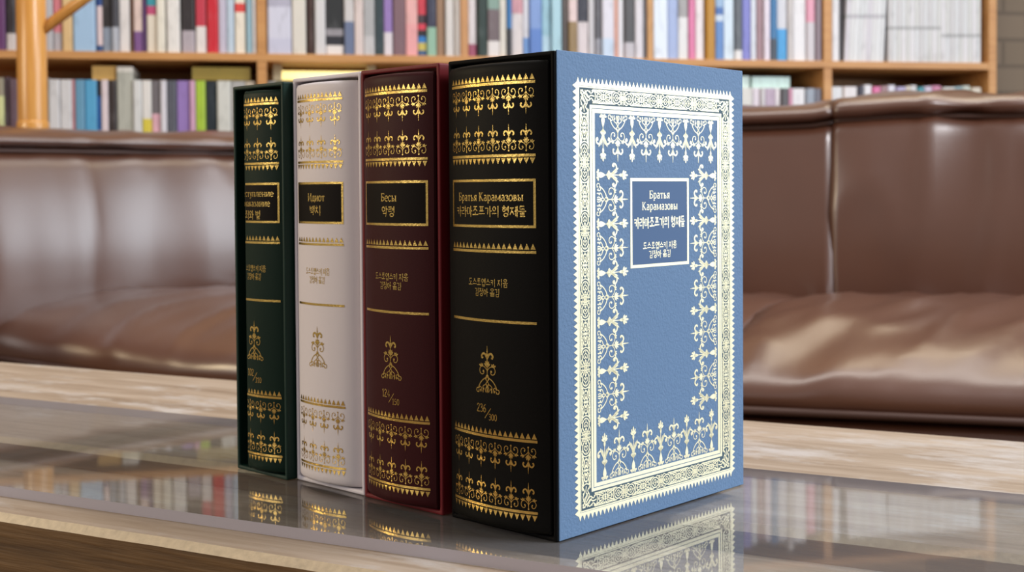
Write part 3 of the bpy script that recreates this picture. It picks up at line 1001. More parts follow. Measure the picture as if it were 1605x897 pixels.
N_WHITE = (-0.0704, 0.5982); T_WHITE = 0.0522
slipcase('white', N_WHITE, T_WHITE, .1998, M_WHITECASE, 'white slipcase standing between the dark green slipcase and the dark red one')
C_white = spine_curve(T_WHITE, .0047, .0028, .0175, .0284, .0027, T_WHITE - .0023)
build_book(N_WHITE, T_WHITE, .1998, C_white, M_WHITE, 'white volume with a black title label on its gold spine, in the white slipcase',
           17.6, 4, title_white, ('', ''), M_LABEL, 99)

_g = Vector((N_WHITE[0], N_WHITE[1], 0)) + DT * (T_WHITE + .0011) - DW * .0050
N_GREEN = (_g.x, _g.y); T_GREEN = 0.0430
slipcase('green', N_GREEN, T_GREEN, .1982, M_GREENCASE, 'dark green slipcase, leftmost of the row and pulled slightly forward')
C_green = spine_curve(T_GREEN, .0036, .0038, .0174, .0212, .0027, .0290)
build_book(N_GREEN, T_GREEN, .1982, C_green, M_GREEN, 'bottle green volume with black title label set back inside the leftmost slipcase',
           17.7, 4, title_green, ('102', '110'), M_LABEL, 7.7)

# ================================================================== SOFA
sofa = empty('sofa', (0, 1.6, FLOOR_Z))
tag(sofa, 'brown leather sofa with a wraparound back behind the coffee table', 'sofa')
SO = Vector((0, 1.6, FLOOR_Z))


def bl(t):
    return Vector((0.375 + t * 0.956, 1.743 - t * 0.292))


def loft(name, stations, mat_, wr_amp, wr_scale, wr_stretch, seed, closed=True, subd=1):
    """stations: list of lists of Vector (closed cross sections)"""
    V, Fc = [], []
    n = len(stations[0])
    for st_ in stations:
        V += [p.copy() for p in st_]
    for i in range(len(stations) - 1):
        for k in range(n):
            Fc.append((i * n + k, i * n + (k + 1) % n, (i + 1) * n + (k + 1) % n, (i + 1) * n + k))
    Fc.append(tuple(range(n))[::-1]); Fc.append(tuple(range((len(stations) - 1) * n, len(stations) * n)))
    me = bpy.data.meshes.new(name); me.from_pydata([tuple(v - SO) for v in V], [], Fc); me.update()
    bm = bmesh.new(); bm.from_mesh(me)
    bmesh.ops.recalc_face_normals(bm, faces=bm.faces)
    bm.normal_update()
    if wr_amp:
        for v in bm.verts:
            w = v.co + SO
            a = w.x * wr_stretch[0][0] + w.y * wr_stretch[0][1]; b = w.x * wr_stretch[1][0] + w.y * wr_stretch[1][1]; c = w.z * wr_stretch[2]
            q = Vector((a * wr_scale, b * wr_scale, c * wr_scale)) + Vector((seed, seed * 1.7, 0))
            d = noise.noise(q) * .6 + noise.noise(q * 2.1) * .3
            ridge = (1 - abs(noise.noise(q * 1.3 + Vector((9, 3, 1))))) ** 5
            fade = max(.15, min(1, (w.z + .070) / .045)) if w.z < 0 else 1     # the piped lower edge stays taut
            v.co += v.normal * wr_amp * (d + ridge * .7 - .12) * fade
    bm.to_mesh(me); bm.free()
    me.materials.append(mat_)
    me.polygons.foreach_set('use_smooth', [True] * len(me.polygons))
    o = bpy.data.objects.new(name, me); COL.objects.link(o); o.parent = sofa
    return o


def piping(name, pts, r):
    v, f = tube_mesh([p - SO for p in pts], r, 8)
    return link_mesh(name, v, f, M_PIPING, sofa, smooth=True)


def zpipe(t):
    """height of the piping along the back (t: along the back, right positive)"""
    base = [(-1.6, .200), (-.85, .204), (-.4, .214), (-.05, .228), (.02, .229), (.08, .236), (.156, .2395), (.3, .2365), (.6, .238), (1.2, .236)]
    for (a, za), (b, zb_) in zip(base, base[1:]):
        if t <= b:
            k = max(0, (t - a) / (b - a)); k = k * k * (3 - 2 * k)
            return za + (zb_ - za) * k
    return .236


BACK_PROF = [(.004, -.10), (.028, -.06), (.044, .0), (.049, .06), (.046, .11), (.038, .16), (.030, .195), (.022, .218), (.010, .229),
             (.004, .231), (.004, .235), (.018, .2385), (.026, .243), (.024, .250), (.012, .257), (-.02, .263), (-.08, .266), (-.14, .262), (-.18, .25), (-.19, .22), (-.19, -.10), (-.10, -.11)]


def densify(prof, m_=3):
    C = catmull(prof + [prof[0]], m_)
    return C[:-1]


def back_station(p, nrm, zt, k=1.0, depth=1.0):
    out = []
    for o_, z in densify(BACK_PROF, 3):
        zz = z + (zt - .233) * max(0, min(1, (z + .05) / .25))
        oo = o_ * (depth if o_ < -.03 else 1) * k
        out.append(Vector((p.x + nrm.x * oo, p.y + nrm.y * oo, zz)))
    return out


# right back piece
NB = Vector((-.292, -.956))
sts = []
tt = [0.064 + (1.05 - 0.064) * (i / 70) ** 1.15 for i in range(71)]
for i, t in enumerate(tt):
    e_ = min(1, .96 + .04 * math.sin(min(1, (t - .064) / .05) * math.pi / 2))
    sts.append(back_station(bl(t), NB, zpipe(t), e_))
loft('back_cushion', sts, M_LEATHER, .009, 8, ((.956, -.292), (.292, .956), .16), 3.0)
piping('piping', [Vector((bl(t).x + NB.x * .012, bl(t).y + NB.y * .012, zpipe(t) - .001)) for t in tt], .0035)
# left back piece and arm
path = [bl(t) for t in [0.0625 - .05 * i for i in range(16)]]
corner = [Vector((-.40, 1.975)), Vector((-.47, 1.93)), Vector((-.525, 1.87))]
arm = [Vector((-.580, 1.807)), Vector((-.630, 1.744)), Vector((-.676, 1.684)), Vector((-.72, 1.622)), Vector((-.765, 1.562)), Vector((-.805, 1.509))]
P2 = [Vector(p) for p in catmull([tuple(p) for p in path[:1] + path[3::3] + corner + arm], 8)]
sts = []; pp = []
L = 0
for i, p in enumerate(P2):
    t = (P2[min(i + 1, len(P2) - 1)] - P2[max(i - 1, 0)]).normalized()
    nrm = Vector((-t.y, t.x))
    if nrm.y > 0 and nrm.x < 0:
        nrm = -nrm
    tpar = .058 - L
    e_ = min(1, .96 + .04 * math.sin(min(1, L / .05) * math.pi / 2))
    sts.append(back_station(p, nrm, zpipe(tpar), e_, .75))
    pp.append(Vector((p.x + nrm.x * .012, p.y + nrm.y * .012, zpipe(tpar) - .001)))
    if i < len(P2) - 1:
        L += (P2[i + 1] - p).length
loft('back_cushion', sts, M_LEATHER, .0045, 8, ((.956, -.292), (.292, .956), .16), 5.3)
piping('piping', pp, .003)

# seat cushions
SEAT_PROF = [(.012, -.078), (.003, -.071), (0, -.062), (.008, -.052), (.03, -.042), (.07, -.032), (.13, -.021), (.21, -.010), (.31, .0), (.45, .008), (.62, .012),
             (.80, .010), (.93, .004), (1, -.006), (1, -.08), (.6, -.084), (.25, -.084), (.06, -.084)]


def seat_station(Fp, Bp, z_off, zs, dmin=.53):
    D = (Bp - Fp).length
    dirv = (Bp - Fp) / max(D, 1e-6)
    out = []
    for h, z in densify(SEAT_PROF, 4):
        hh = h * D
        q = Fp + dirv * hh
        out.append(Vector((q.x, q.y, (z + .078) * zs - .078 + z_off)))
    return out


VD = Vector((.292, .956))
def fr(t):
    return Vector((0.229 + (t + .047) * .956, 1.265 - (t + .047) * .292))


sts = []
for i in range(81):
    t = .040 + (1.0 - .040) * i / 80
    k = min(1, .7 + .3 * math.sin(min(1, (t - .040) / .045) * math.pi / 2))
    tf = -.085 + (1.0 + .085) * i / 80
    sts.append(seat_station(fr(tf) + VD * (.02 * (1 - k)), bl(t) - VD * .02, 0, .72 + .28 * k))
loft('seat_cushion', sts, M_LEATHER, .0085, 12, ((.85, -.75), (.26, .32), .5), 1.2)
piping('piping', [Vector((fr(t).x, fr(t).y, -.076)) + Vector((NB.x, NB.y, 0)) * .002 for t in [-.08 + 1.08 * i / 40 for i in range(41)]], .004)
LF = [fr(-.0865), fr(-.17), fr(-.28), fr(-.40), Vector((-.323, 1.458)), Vector((-.40, 1.500)), Vector((-.469, 1.545)), Vector((-.54, 1.588)), Vector((-.61, 1.618)), Vector((-.67, 1.635)), Vector((-.75, 1.64))]
LB = [bl(.0375) - VD * .02, bl(-.1) - VD * .02, bl(-.25) - VD * .02, bl(-.40) - VD * .02, Vector((-.17, 1.90)), Vector((-.30, 1.93)), Vector((-.42, 1.91)), Vector((-.54, 1.865)), Vector((-.64, 1.79)), Vector((-.72, 1.72)), Vector((-.79, 1.675))]
LFd = catmull([tuple(p) for p in LF], 8); LBd = catmull([tuple(p) for p in LB], 8)
sts = []; pf = []
for i, (f, b) in enumerate(zip(LFd, LBd)):
    u = i / (len(LFd) - 1)
    k = min(1, .7 + .3 * math.sin(min(1, i / 6) * math.pi / 2)); k2 = 1 - max(0, (u - .55) / .45) ** 2 * .55
    zo = max(0, (u - .5) / .5) ** 1.6 * .030
    f, b = Vector(f), Vector(b)
    sts.append(seat_station(f + VD * (.02 * (1 - k)), b, zo - max(0, (u - .3) / .7) * .012, (.72 + .28 * k) * k2))
    pf.append(Vector((f.x - .0006, f.y - .002, -.076 + zo - max(0, (u - .3) / .7) * .012)))
loft('seat_cushion', sts, M_LEATHER, .008, 9.5, ((.85, -.75), (.22, .25), .5), 2.2)
piping('piping', pf, .0035)

# upholstered base under the cushions
def base_station(Fp, Bp):
    d = (Bp - Fp).normalized(); A = Fp + d * .012
    o = []
    for q, z in ((A, -.088), (A - d * .004, -.10), (A, -.36), (Bp, -.36), (Bp, -.088)):
        o.append(Vector((q.x, q.y, z)))
    return o


bs = [base_station(fr(t), bl(t) + VD * .17) for t in [1.03 - .05 * i for i in range(21)]]
bs += [base_station(Vector(f), Vector(b) + Vector((-.10, .12))) for f, b in zip(LF[1:], LB[1:])]
loft('base', bs, M_LEATHER, 0, 1, ((1, 0), (0, 1), 1), 0)
for q in (fr(.95) + VD * .1, bl(.95) + VD * .08, fr(-.3) + VD * .1, bl(-.3) + VD * .08, Vector((-.55, 1.75))):
    v, f = tube_mesh([(q.x - SO.x, q.y - SO.y, 0), (q.x - SO.x, q.y - SO.y, .0605)], .022, 12)
    link_mesh('foot', v, f, M_PIPING, sofa)

# ================================================================== WOODEN POST
pd = ray_plane(50, 100, (0, 1.98, 0), Vector((0, 1, 0)))
PX, PY = pd.x, pd.y
post = empty('wooden_post', (PX, PY, FLOOR_Z))
tag(post, 'round honey-coloured wooden post with a slanting brace, rising behind the sofa', 'post')
zc = ray_plane(50, 190, (0, PY, 0), Vector((0, 1, 0))).z - FLOOR_Z
rp = 45.0 * PY / 2000 / 2
v, f = tube_mesh([(0, 0, 0.0), (0, 0, zc - .02), (0, 0, 1.5)], [rp * 1.0, rp, rp * .98], 24); link_mesh('pole', v, f, M_POST, post, smooth=True)
v, f = tube_mesh([(0, 0, zc - .14), (0, 0, zc - .004), (0, 0, zc)], [rp * 1.08, rp * 1.08, rp * 1.03], 24); link_mesh('collar', v, f, M_POST, post, smooth=True)
q1 = ray_plane(62, 50, (0, PY, 0), Vector((0, 1, 0))); q2 = ray_plane(190, -45, (0, PY + .03, 0), Vector((0, 1, 0)))
o_ = Vector((PX, PY, FLOOR_Z))
dd_ = (q2 - q1).normalized()
v, f = tube_mesh([q1 - o_ - dd_ * .006, q2 - o_, q2 + dd_ * .35 - o_], .0088, 14); link_mesh('brace', v, f, M_POST, post, smooth=True)

# ================================================================== BOOKSHELF
shelf = empty('bookshelf', (SH0.x, SH0.y, FLOOR_Z), SH_ANG)
tag(shelf, 'long open pine bookshelf filled with books along the back wall', 'bookshelf')
Z_UP = 0.4205; Z_LO = 0.158; BOARD = 0.0155; DEPTH = 0.28
UL = -1.35
uD1 = shelf_u(410, 60); uD2 = shelf_u(1298, 60); uE = shelf_u(1550, 60)
z_list = [Z_LO - 0.262, Z_LO, Z_UP, Z_UP + 0.262]
ft = -FLOOR_Z
for z in z_list:
    box_obj('shelf_board', UL, uE, 0, DEPTH, z - BOARD + ft, z + ft, M_SHELF, shelf, 0.001)
hw = 0.0095
for u in (uD1, uD2):
    for a, b in zip(z_list, z_list[1:]):
        box_obj('divider', u - hw, u + hw, 0.001, DEPTH, a + ft + .0002, b - BOARD + ft - .0002, M_SHELF, shelf, 0.0008)
box_obj('side_panel', uE + .0002, uE + .019, 0, DEPTH, 0, z_list[-1] + ft + .012, M_SHELF, shelf, 0.001)
box_obj('side_panel', UL - .02, UL - .0002, 0, DEPTH, 0, z_list[-1] + ft + .012, M_SHELF, shelf, 0.001)
box_obj('back_panel', UL, uE, DEPTH + .0002, DEPTH + .008, 0.0, z_list[-1] + ft, M_SHELF, shelf, 0)

_pm = {}


def pmat(rgb):
    k = tuple(int(c) // 6 * 6 for c in rgb)
    if k not in _pm:
        _pm[k] = printed('book_jacket_%02d' % len(_pm), rgb)
    return _pm[k]


USED = set()


def shelf_book(px0, px1, level, bands, label, group, ztop=None, depth=None, lean=0.0, name='book', inset=None):
    """px0..px1: extent on the shelf front; bands: colours from the bottom, (upper limit as photo row, rgb)"""
    py = 60 if level == 'up' else 170
    u0, u1 = shelf_u(px0, py), shelf_u(px1, py)
    inset = random.uniform(.004, .016) if inset is None else inset
    w = u1 - u0 - .0006
    zb = Z_UP if level == 'up' else Z_LO
    zt = ztop if ztop else zb + random.uniform(.192, .228)
    d = depth or random.uniform(.128, .152)
    hs = [0]; cols = []
    for row, rgb in bands:
        if row is None:
            hs.append(zt - zb); cols.append(rgb)
        else:
            z = shelf_z((px0 + px1) / 2, row) - zb
            hs.append(max(.004, min(z, zt - zb - .002))); cols.append(rgb)
    V, Fc, fm = [], [], []
    r = min(w * .22, .003)
    prof = [(-w / 2, d), (-w / 2, r), (-w / 2 + r * .35, r * .35), (-w / 2 + r, 0), (w / 2 - r, 0), (w / 2 - r * .35, r * .35), (w / 2, r), (w / 2, d)]
    n = len(prof)
    for h in hs:
        for x, y in prof:
            V.append((x + lean * h, y, h))
    mats = []
    for j, rgb in enumerate(cols):
        mm = pmat(rgb)
        if mm not in mats:
            mats.append(mm)
        for k in range(n):
            Fc.append((j * n + k, j * n + (k + 1) % n, (j + 1) * n + (k + 1) % n, (j + 1) * n + k)); fm.append(mats.index(mm))
    Fc.append(tuple(range(n))[::-1]); fm.append(0)
    b = (len(hs) - 1) * n
    mats.append(M_PAGES)
    Fc.append(tuple(range(b, b + n))); fm.append(len(mats) - 1)
    o = link_mesh(name, V, Fc, mats, None, fm)
    c = SH0 + SU * ((u0 + u1) / 2) + SN * inset
    o.location = (c.x, c.y, zb + .0002); o.rotation_euler = (0, 0, SH_ANG)
    assert label not in USED, label
    USED.add(label)
    tag(o, label, 'book', group)
    return o


GU, GW_, GL_ = 'books on the upper shelf', 'white set on the upper shelf', 'books on the lower shelf'
CW = (222, 216, 214); CR = (222, 212, 196); LV = (196, 190, 204); DK = (44, 40, 42)
# (x0, x1, short description, bands from the bottom up)
UP = [
    (-42, -16, 'dark plum book', [(None, (70, 40, 72))]), (-16, 8, 'purple book', [(None, (96, 52, 100))]),
    (9, 24, 'black book with a white foot', [(52, (200, 190, 188)), (None, (38, 30, 36))]),
    (25, 47, 'grey book hidden by the post', [(None, (150, 140, 140))]), (47, 67, 'cream book hidden by the post', [(None, (206, 196, 180))]),
    (68, 82, 'pale grey book right of the post', [(None, (178, 176, 180))]), (82, 96, 'dusty pink book', [(50, (176, 170, 176)), (None, (204, 120, 130))]),
    (97, 113, 'tan book', [(None, (216, 182, 132))]), (114, 149, 'wide light blue book', [(None, (160, 190, 220))]),
    (150, 160, 'pale pink and navy book', [(70, (50, 80, 130)), (8, (222, 200, 200)), (None, (40, 70, 130))]),
    (160, 175, 'black book with blue-grey foot', [(42, (138, 148, 164)), (None, DK)]),
    (175, 185, 'dark grey book with speckled foot', [(42, (176, 180, 190)), (None, (66, 66, 74))]),
    (185, 203, 'white book with grey lettering', [(None, CW)]), (204, 208, 'thin brown gap-shade strip', [(None, (96, 60, 36))]),  # the thin brown strip stands for the dark gap between two books
    (208, 223, 'pink book with a purple foot', [(48, (124, 86, 140)), (None, (220, 196, 188))]), (223, 228, 'thin violet book', [(None, (88, 54, 104))]),
    (229, 245, 'cream book with teal and magenta top', [(22, CR), (8, (190, 80, 120)), (None, (60, 150, 166))]),
    (245, 259, 'cream book with faint title', [(None, (226, 220, 206))]), (261, 282, 'broad white book', [(None, (226, 222, 218))]),
    (284, 305, 'black book with a grey foot', [(47, (172, 162, 170)), (None, (48, 42, 44))]),
    (306, 323, 'crimson-topped white book', [(40, CW), (None, (190, 58, 76))]), (324, 342, 'bright red book', [(None, (196, 34, 50))]),
    (342, 355, 'lavender-grey book', [(None, (190, 184, 202))]), (355, 367, 'pale blue book', [(None, (184, 200, 216))]),
    (368, 385, 'cream book with red title', [(18, (230, 220, 204)), (4, (216, 70, 66)), (None, (230, 220, 204))]),
    (386, 396, 'teal grey book', [(None, (148, 180, 194))]), (396, 401, 'slim white book at the left divider', [(None, CW)]),
    (419, 457, 'wide lavender-white book', [(60, (196, 196, 216)), (10, (206, 206, 222)), (None, (176, 174, 192))]),
    (458, 480, 'cream book with a gold mark', [(None, (216, 210, 200))]), (481, 493, 'dark brown book', [(None, (62, 40, 34))]),
    (494, 511, 'light grey book', [(None, (208, 206, 208))]), (511, 540, 'wide black book with white foot', [(70, CW), (55, (40, 40, 48)), (44, (150, 146, 152)), (None, (36, 38, 40))]),
    (540, 556, 'grey book with a slate foot', [(33, (104, 116, 146)), (None, (200, 196, 196))]), (556, 570, 'blush white book', [(None, (214, 198, 194))]),
    (570, 588, 'mid grey book', [(56, (192, 190, 192)), (None, (168, 168, 170))]), (588, 602, 'dark teal book', [(None, (44, 60, 66))]),
    (602, 616, 'violet book with a white foot', [(50, (216, 208, 214)), (None, (146, 118, 180))]), (617, 637, 'mauve brown book', [(None, (122, 94, 102))]),
    (637, 656, 'rose pink book', [(36, (226, 160, 162)), (None, (224, 170, 168))]),
    (656, 670, 'black book striped red, blue and yellow', [(78, (60, 90, 130)), (66, (196, 180, 90)), (56, (40, 120, 190)), (46, (36, 32, 40)), (36, (206, 60, 80)), (22, (60, 40, 50)), (None, (200, 60, 76))]),
    (670, 685, 'navy and sage green book', [(42, (144, 182, 160)), (None, (52, 54, 76))]), (685, 698, 'tan brown book', [(None, (150, 118, 92))]),
    (699, 712, 'off-white book with no title', [(None, (212, 206, 202))]), (712, 722, 'warm grey book', [(None, (186, 176, 168))]),
    (722, 735, 'ochre wood-coloured book', [(None, (196, 144, 96))]), (735, 749, 'white book with a wine-red foot', [(68, (160, 84, 110)), (None, (220, 212, 214))]),
    (750, 765, 'black-green book', [(None, (38, 56, 52))]), (765, 784, 'mauve book with green top and white foot', [(64, CW), (14, (110, 96, 100)), (None, (130, 156, 146))]),
    (784, 796, 'ivory book', [(None, (218, 212, 200))]), (796, 803, 'thin blue and black book', [(44, (44, 46, 54)), (None, (46, 116, 178))]),
    (803, 822, 'white book with pink corner', [(20, (214, 206, 206)), (None, (204, 150, 160))]), (822, 832, 'white book with blue foot', [(58, (110, 150, 206)), (None, (206, 206, 214))]),
    (832, 851, 'cornflower blue book', [(44, (92, 128, 196)), (None, (124, 152, 206))]), (851, 866, 'light teal book', [(55, (176, 206, 222)), (None, (150, 190, 206))]),
    (866, 882, 'pale aqua book', [(None, (166, 202, 216))]), (883, 893, 'dark umber book', [(None, (84, 74, 70))]),
    (893, 907, 'olive brown book with pink top', [(33, (146, 122, 86)), (None, (222, 200, 198))]), (907, 925, 'white book with black top', [(33, (212, 202, 206)), (None, (44, 46, 60))]),
    (925, 935, 'slim ash grey book', [(None, (196, 194, 200))]), (935, 945, 'slim charcoal book', [(60, (150, 150, 160)), (None, (90, 90, 98))]),
    (945, 964, 'blue-tinged white book', [(60, (196, 212, 234)), (None, (216, 214, 226))]), (964, 972, 'slim peach book', [(None, (212, 160, 142))]),
    (972, 981, 'slim snow white book', [(None, (226, 226, 234))]), (981, 997, 'charcoal book with white foot', [(66, (190, 186, 194)), (None, (78, 78, 82))]),
    (997, 1010, 'white book left of the charcoal strip', [(None, (214, 210, 218))]), (1010, 1017, 'thin charcoal strip of a book', [(None, (84, 80, 84))]),
    (1017, 1027, 'slim tan wood-toned book', [(None, (200, 152, 100))]), (1027, 1050, 'broad ice white book', [(None, (220, 230, 244))]),
    (1050, 1066, 'periwinkle book', [(None, (160, 176, 216))]), (1066, 1082, 'grey-topped white book', [(26, (220, 220, 222)), (None, (160, 158, 160))]),
    (1083, 1094, 'magenta pink book', [(None, (214, 122, 164))]), (1094, 1108, 'white book beside the magenta one', [(None, (226, 218, 222))]),
    (1109, 1123, 'mustard gold book', [(None, (182, 130, 34))]), (1124, 1138, 'blue book with white squares', [(32, (96, 136, 196)), (22, (200, 214, 230)), (10, (70, 110, 176)), (None, (150, 180, 214))]),
    (1138, 1155, 'icy pale blue book', [(None, (204, 220, 234))]), (1155, 1167, 'slate book with white foot', [(78, (220, 220, 226)), (None, (90, 96, 104))]),
    (1167, 1181, 'indigo blue book', [(None, (124, 126, 198))]), (1181, 1190, 'slim frosty white book', [(None, (210, 216, 228))]),
    (1190, 1200, 'slim mauve book', [(None, (158, 128, 136))]), (1200, 1210, 'slim lilac white book', [(None, (222, 212, 226))]),
    (1210, 1221, 'navy book with bright blue edge', [(60, (60, 70, 84)), (None, (50, 110, 160))]), (1221, 1238, 'white book with sky blue foot', [(44, (66, 156, 216)), (None, (206, 208, 214))]),
    (1238, 1247, 'slim oatmeal book', [(None, (196, 190, 190))]), (1247, 1268, 'white book with blue dots', [(None, (224, 222, 226))]),
    (1268, 1281, 'pink-topped grey book', [(34, (200, 194, 200)), (None, (220, 154, 176))]), (1281, 1290, 'dusky mauve book at the right divider', [(None, (136, 120, 130))]),
    (1306, 1318, 'single white book right of the divider', [(None, (226, 224, 224))]), (1318, 1323, 'thin black book before the white set', [(None, (56, 50, 54))]),
]
for i, (a, b, d, bands) in enumerate(UP):
    if i == 0:
        pos = 'far left of the upper shelf'
    elif a == 419:
        pos = 'first right of the left divider, upper shelf'
    else:
        pos = 'upper shelf, right of the ' + UP[i - 1][2].split(' with ')[0].split(' hidden')[0].split(' at the')[0].split(' beside')[0].split(' left of')[0].split(' right of')[0].split(' striped')[0]
    shelf_book(a, b, 'up', bands, d + ' on ' + pos if i == 0 else d + ', ' + pos, GU)

ORD = ['first', 'second', 'third', 'fourth', 'fifth', 'sixth', 'seventh', 'eighth', 'ninth', 'tenth', 'eleventh', 'twelfth', 'thirteenth', 'fourteenth', 'fifteenth',
       'sixteenth', 'seventeenth', 'eighteenth', 'nineteenth', 'twentieth', 'twenty-first', 'twenty-second', 'twenty-third', 'twenty-fourth']
x = 1326.0
for k in range(9):
    g = 214 + (k * 37 % 5) * 3
    shelf_book(x, x + 6.8, 'up', [(28, (g, g + 1, g + 4)), (22, (g - 34, g - 33, g - 28)), (None, (g - 2, g, g + 3))],
               '%s slim white volume of the leaning white block right of the divider, upper shelf' % ORD[k], GW_, Z_UP + .205, .135, .05, inset=.008)
    x += 6.9
x = 1395.5
for k in range(21):
    g = 208 + (k * 53 % 7) * 3
    w = 7.0 if k % 4 else 6.4
    row = 46 if k < 12 else 58
    shelf_book(x, x + w, 'up', [(row, (g, g, g - 1)), (row - 5, (g - 40, g - 40, g - 38)), (None, (g - 3, g - 3, g - 3))],
               '%s slim white volume of the upright white block by the end panel, upper shelf' % ORD[k], GW_, Z_UP + .205, .135, 0, inset=.008)
    x += w + .1

ZT = 0.3655
LO = [
    (-40, -12, 'grey book at the far left', [(None, (120, 112, 110))], None), (-12, 5, 'pale lime book', [(150, (206, 208, 150)), (None, (150, 140, 120))], None),
    (5, 14, 'dark aubergine book', [(None, (70, 52, 62))], None), (14, 28, 'dull plum book', [(None, (96, 74, 86))], None), (28, 50, 'grey-brown book behind the post', [(None, (120, 104, 100))], None),
    (50, 74, 'dove grey book behind the post', [(None, (160, 156, 158))], None), (75, 93, 'pale grey book right of the post', [(None, (206, 206, 208))], None),
    (93, 112, 'second pale grey book', [(None, (204, 204, 204))], None), (112, 117, 'thin pink book', [(None, (220, 150, 158))], None), (117, 132, 'steel blue book', [(None, (100, 150, 180))], None),
    (132, 151, 'turquoise blue book', [(None, (84, 160, 202))], None), (151, 158, 'cobalt book with white foot', [(204, CW), (150, (30, 96, 170)), (None, (24, 30, 50))], None),
    (158, 169, 'pinkish white book', [(None, (216, 200, 204))], None), (170, 182, 'black-brown book', [(None, (50, 40, 40))], None),
    (182, 208, 'tall grey album with white edges', [(112, (176, 176, 166)), (None, (226, 222, 214))], .392),
    (208, 222, 'white book with black marks', [(None, (212, 210, 212))], None), (222, 237, 'white book with yellow foot', [(186, (214, 196, 70)), (None, (220, 216, 212))], None),
    (237, 251, 'grey book with pink foot', [(178, (226, 176, 190)), (None, (110, 104, 108))], None), (251, 261, 'slim white book', [(None, (214, 210, 220))], None),
    (261, 276, 'dark slate book', [(None, (84, 86, 96))], None), (276, 297, 'lavender purple book', [(None, (148, 120, 184))], None), (297, 306, 'slim mauve pink book', [(None, (206, 160, 188))], None),
    (306, 322, 'lime green book', [(None, (164, 194, 62))], None), (322, 340, 'blue-black book with white foot', [(214, CW), (None, (30, 40, 48))], None),
    (340, 362, 'off-white book', [(None, (206, 206, 200))], None), (362, 384, 'grey book beside the green slipcase', [(None, (170, 168, 166))], None),
    (384, 401, 'beige book at the left divider', [(None, (190, 178, 160))], None),
    (419, 434, 'grey book right of the left divider', [(None, (150, 150, 146))], None), (434, 452, 'dark teal book between the green and white slipcases', [(None, (50, 70, 66))], None),
    (452, 474, 'brown book above the white slipcase', [(None, (110, 84, 60))], None),
    (1150, 1164, 'white book beside the blue slipcase', [(None, (214, 214, 214))], None), (1164, 1183, 'grey-white book', [(None, (212, 210, 206))], None),
    (1183, 1195, 'lilac white book', [(None, (216, 206, 216))], None), (1195, 1202, 'thin ash white book', [(None, (206, 202, 206))], None), (1202, 1218, 'mauve lavender book', [(None, (184, 164, 184))], None),
    (1218, 1227, 'slim paper white book', [(None, (222, 218, 224))], None), (1227, 1239, 'charcoal grey book', [(None, (84, 80, 86))], None), (1239, 1245, 'thin rose book', [(None, (214, 150, 176))], None),
    (1245, 1266, 'broad white book', [(None, (226, 222, 226))], None), (1266, 1280, 'blue-grey book', [(None, (148, 156, 170))], None), (1280, 1291, 'dark blue-grey book at the right divider', [(None, (110, 108, 120))], None),
    (1306, 1325, 'cream white book', [(None, (218, 216, 216))], None), (1325, 1346, 'second cream white book', [(None, (222, 216, 218))], None), (1349, 1358, 'dark book with magenta foot', [(152, (206, 90, 150)), (None, (60, 56, 70))], None),
    (1358, 1371, 'bright white book', [(None, (224, 222, 224))], None), (1371, 1383, 'hot pink book', [(None, (214, 110, 160))], None), (1383, 1396, 'cocoa mauve book', [(None, (150, 116, 120))], None),
    (1396, 1408, 'bluish white book', [(None, (216, 214, 226))], None), (1408, 1423, 'lavender blue book', [(None, (176, 168, 206))], None), (1423, 1431, 'slim cream book', [(None, (204, 196, 180))], None),
    (1431, 1442, 'stone white book', [(None, (206, 208, 204))], None), (1442, 1452, 'teal-topped white book', [(148, (214, 216, 214)), (None, (60, 150, 166))], None), (1452, 1465, 'pale lilac book', [(None, (196, 184, 204))], None),
    (1465, 1480, 'rose mauve book', [(None, (190, 120, 152))], None), (1480, 1500, 'pearl white book', [(None, (212, 210, 208))], None), (1500, 1513, 'teal grey book', [(None, (130, 160, 168))], None),
    (1513, 1526, 'pale sage book', [(None, (190, 200, 190))], None), (1526, 1541, 'ivory book by the end panel', [(None, (210, 200, 184))], None),
]
for i, (a, b, d, bands, zt) in enumerate(LO):
    prev = LO[i - 1][2].split(' with ')[0].split(' behind')[0].split(' at the')[0].split(' right of')[0].split(' beside')[0].split(' between')[0].split(' above')[0] if i else ''
    pos = 'lower shelf' if i == 0 or a in (419, 1150, 1306) else 'lower shelf, right of the ' + prev
    shelf_book(a, b, 'lo', bands, d + ', ' + pos, GL_, zt or (ZT if 60 < a < 1345 else .366 + (i % 3) * .002) - (.0045 if a > 1100 and a < 1300 else 0), inset=.006 + (i % 3) * .003)


# the rest of the lower row, behind the slipcases
x = 475.0; k = 0
while x < 1148:
    w = 16 + (k * 29 % 11)
    rgb = [(206, 204, 202), (120, 116, 118), (150, 170, 190), (190, 178, 160), (170, 150, 160), (90, 96, 104), (214, 206, 196)][k * 3 % 7]
    if x + w < 1149:
        o = shelf_book(x, x + w, 'lo', [(None, rgb)], 'hidden row %d' % k, 'hidden lower books', ZT - (.0045 if x > 700 else .002), inset=.008)
        o['label'] = 'paperback of the lower shelf standing hidden behind the four slipcases'
    x += w; k += 1

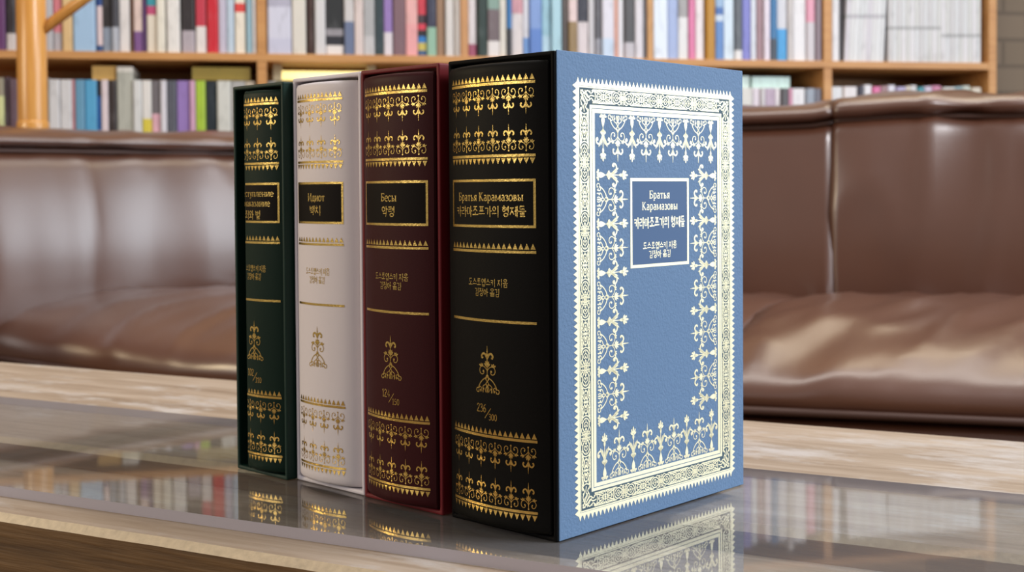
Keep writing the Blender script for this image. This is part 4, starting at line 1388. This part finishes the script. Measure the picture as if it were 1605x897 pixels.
# things lying on top of the lower books -----------------------------------
def lying(px0, px1, z0, h, rgb, name, label, cat, inset=.02, d=.10):
    u0, u1 = shelf_u(px0, 115), shelf_u(px1, 115)
    bm = bmesh.new()
    box_bm(bm, -(u1 - u0) / 2, (u1 - u0) / 2, 0, d, 0, h)
    o = bm_obj(name, bm, pmat(rgb), None, .0012)
    c = SH0 + SU * ((u0 + u1) / 2) + SN * inset
    o.location = (c.x, c.y, z0); o.rotation_euler = (0, 0, SH_ANG)
    tag(o, label, cat, 'books lying on top of the lower row')
    return o


ZR = ZT - .0045 + .0006
lying(1150, 1180, ZR, .026, (206, 226, 222), 'book', 'small mint white book lying on the lower row beside the blue slipcase', 'book')
lying(1184, 1244, ZR, .025, (202, 228, 224), 'book', 'long mint white book lying on the lower row left of the right divider', 'book')
lying(142, 180, ZT + .0006, .028, (196, 158, 92), 'book', 'tan book lying on the lower row left of the tall grey album', 'book')
lying(300, 392, ZT + .0025, .026, (150, 130, 60), 'book', 'wide olive book lying on the lower row left of the left divider', 'book')

# lit tube lamp on top of the lower row
lp = empty('tube_lamp')
uA, uB = shelf_u(428, 115), shelf_u(592, 115)
cL = SH0 + SU * ((uA + uB) / 2) + SN * .06
lp.location = (cL.x, cL.y, Z_UP - BOARD - .0225); lp.rotation_euler = (0, 0, SH_ANG)
tag(lp, 'glowing warm tube lamp fixed under the upper shelf behind the white slipcase', 'lamp')
me_ = bpy.data.materials.new('lit_tube'); me_.use_nodes = True
eb = me_.node_tree.nodes['Principled BSDF']
eb.inputs['Base Color'].default_value = (1, .9, .6, 1); eb.inputs['Emission Color'].default_value = (1.0, .80, .30, 1); eb.inputs['Emission Strength'].default_value = 1.4
hl = (uB - uA) / 2
v, f = tube_mesh([(-hl + .018, 0, 0), (hl - .018, 0, 0)], .0095, 14); link_mesh('tube', v, f, me_, lp, smooth=True)
M_CAP = mat('lamp_fitting', (190, 180, 150), .5)
for sgn in (-1, 1):
    box_obj('end_cap', min(sgn * (hl - .018), sgn * hl), max(sgn * (hl - .018), sgn * hl), -.011, .011, -.012, .0222, M_CAP, lp, .001)
box_obj('backplate', -hl, hl, -.008, .008, .0205, .0222, M_CAP, lp, .0005)

bpy.context.view_layer.update()
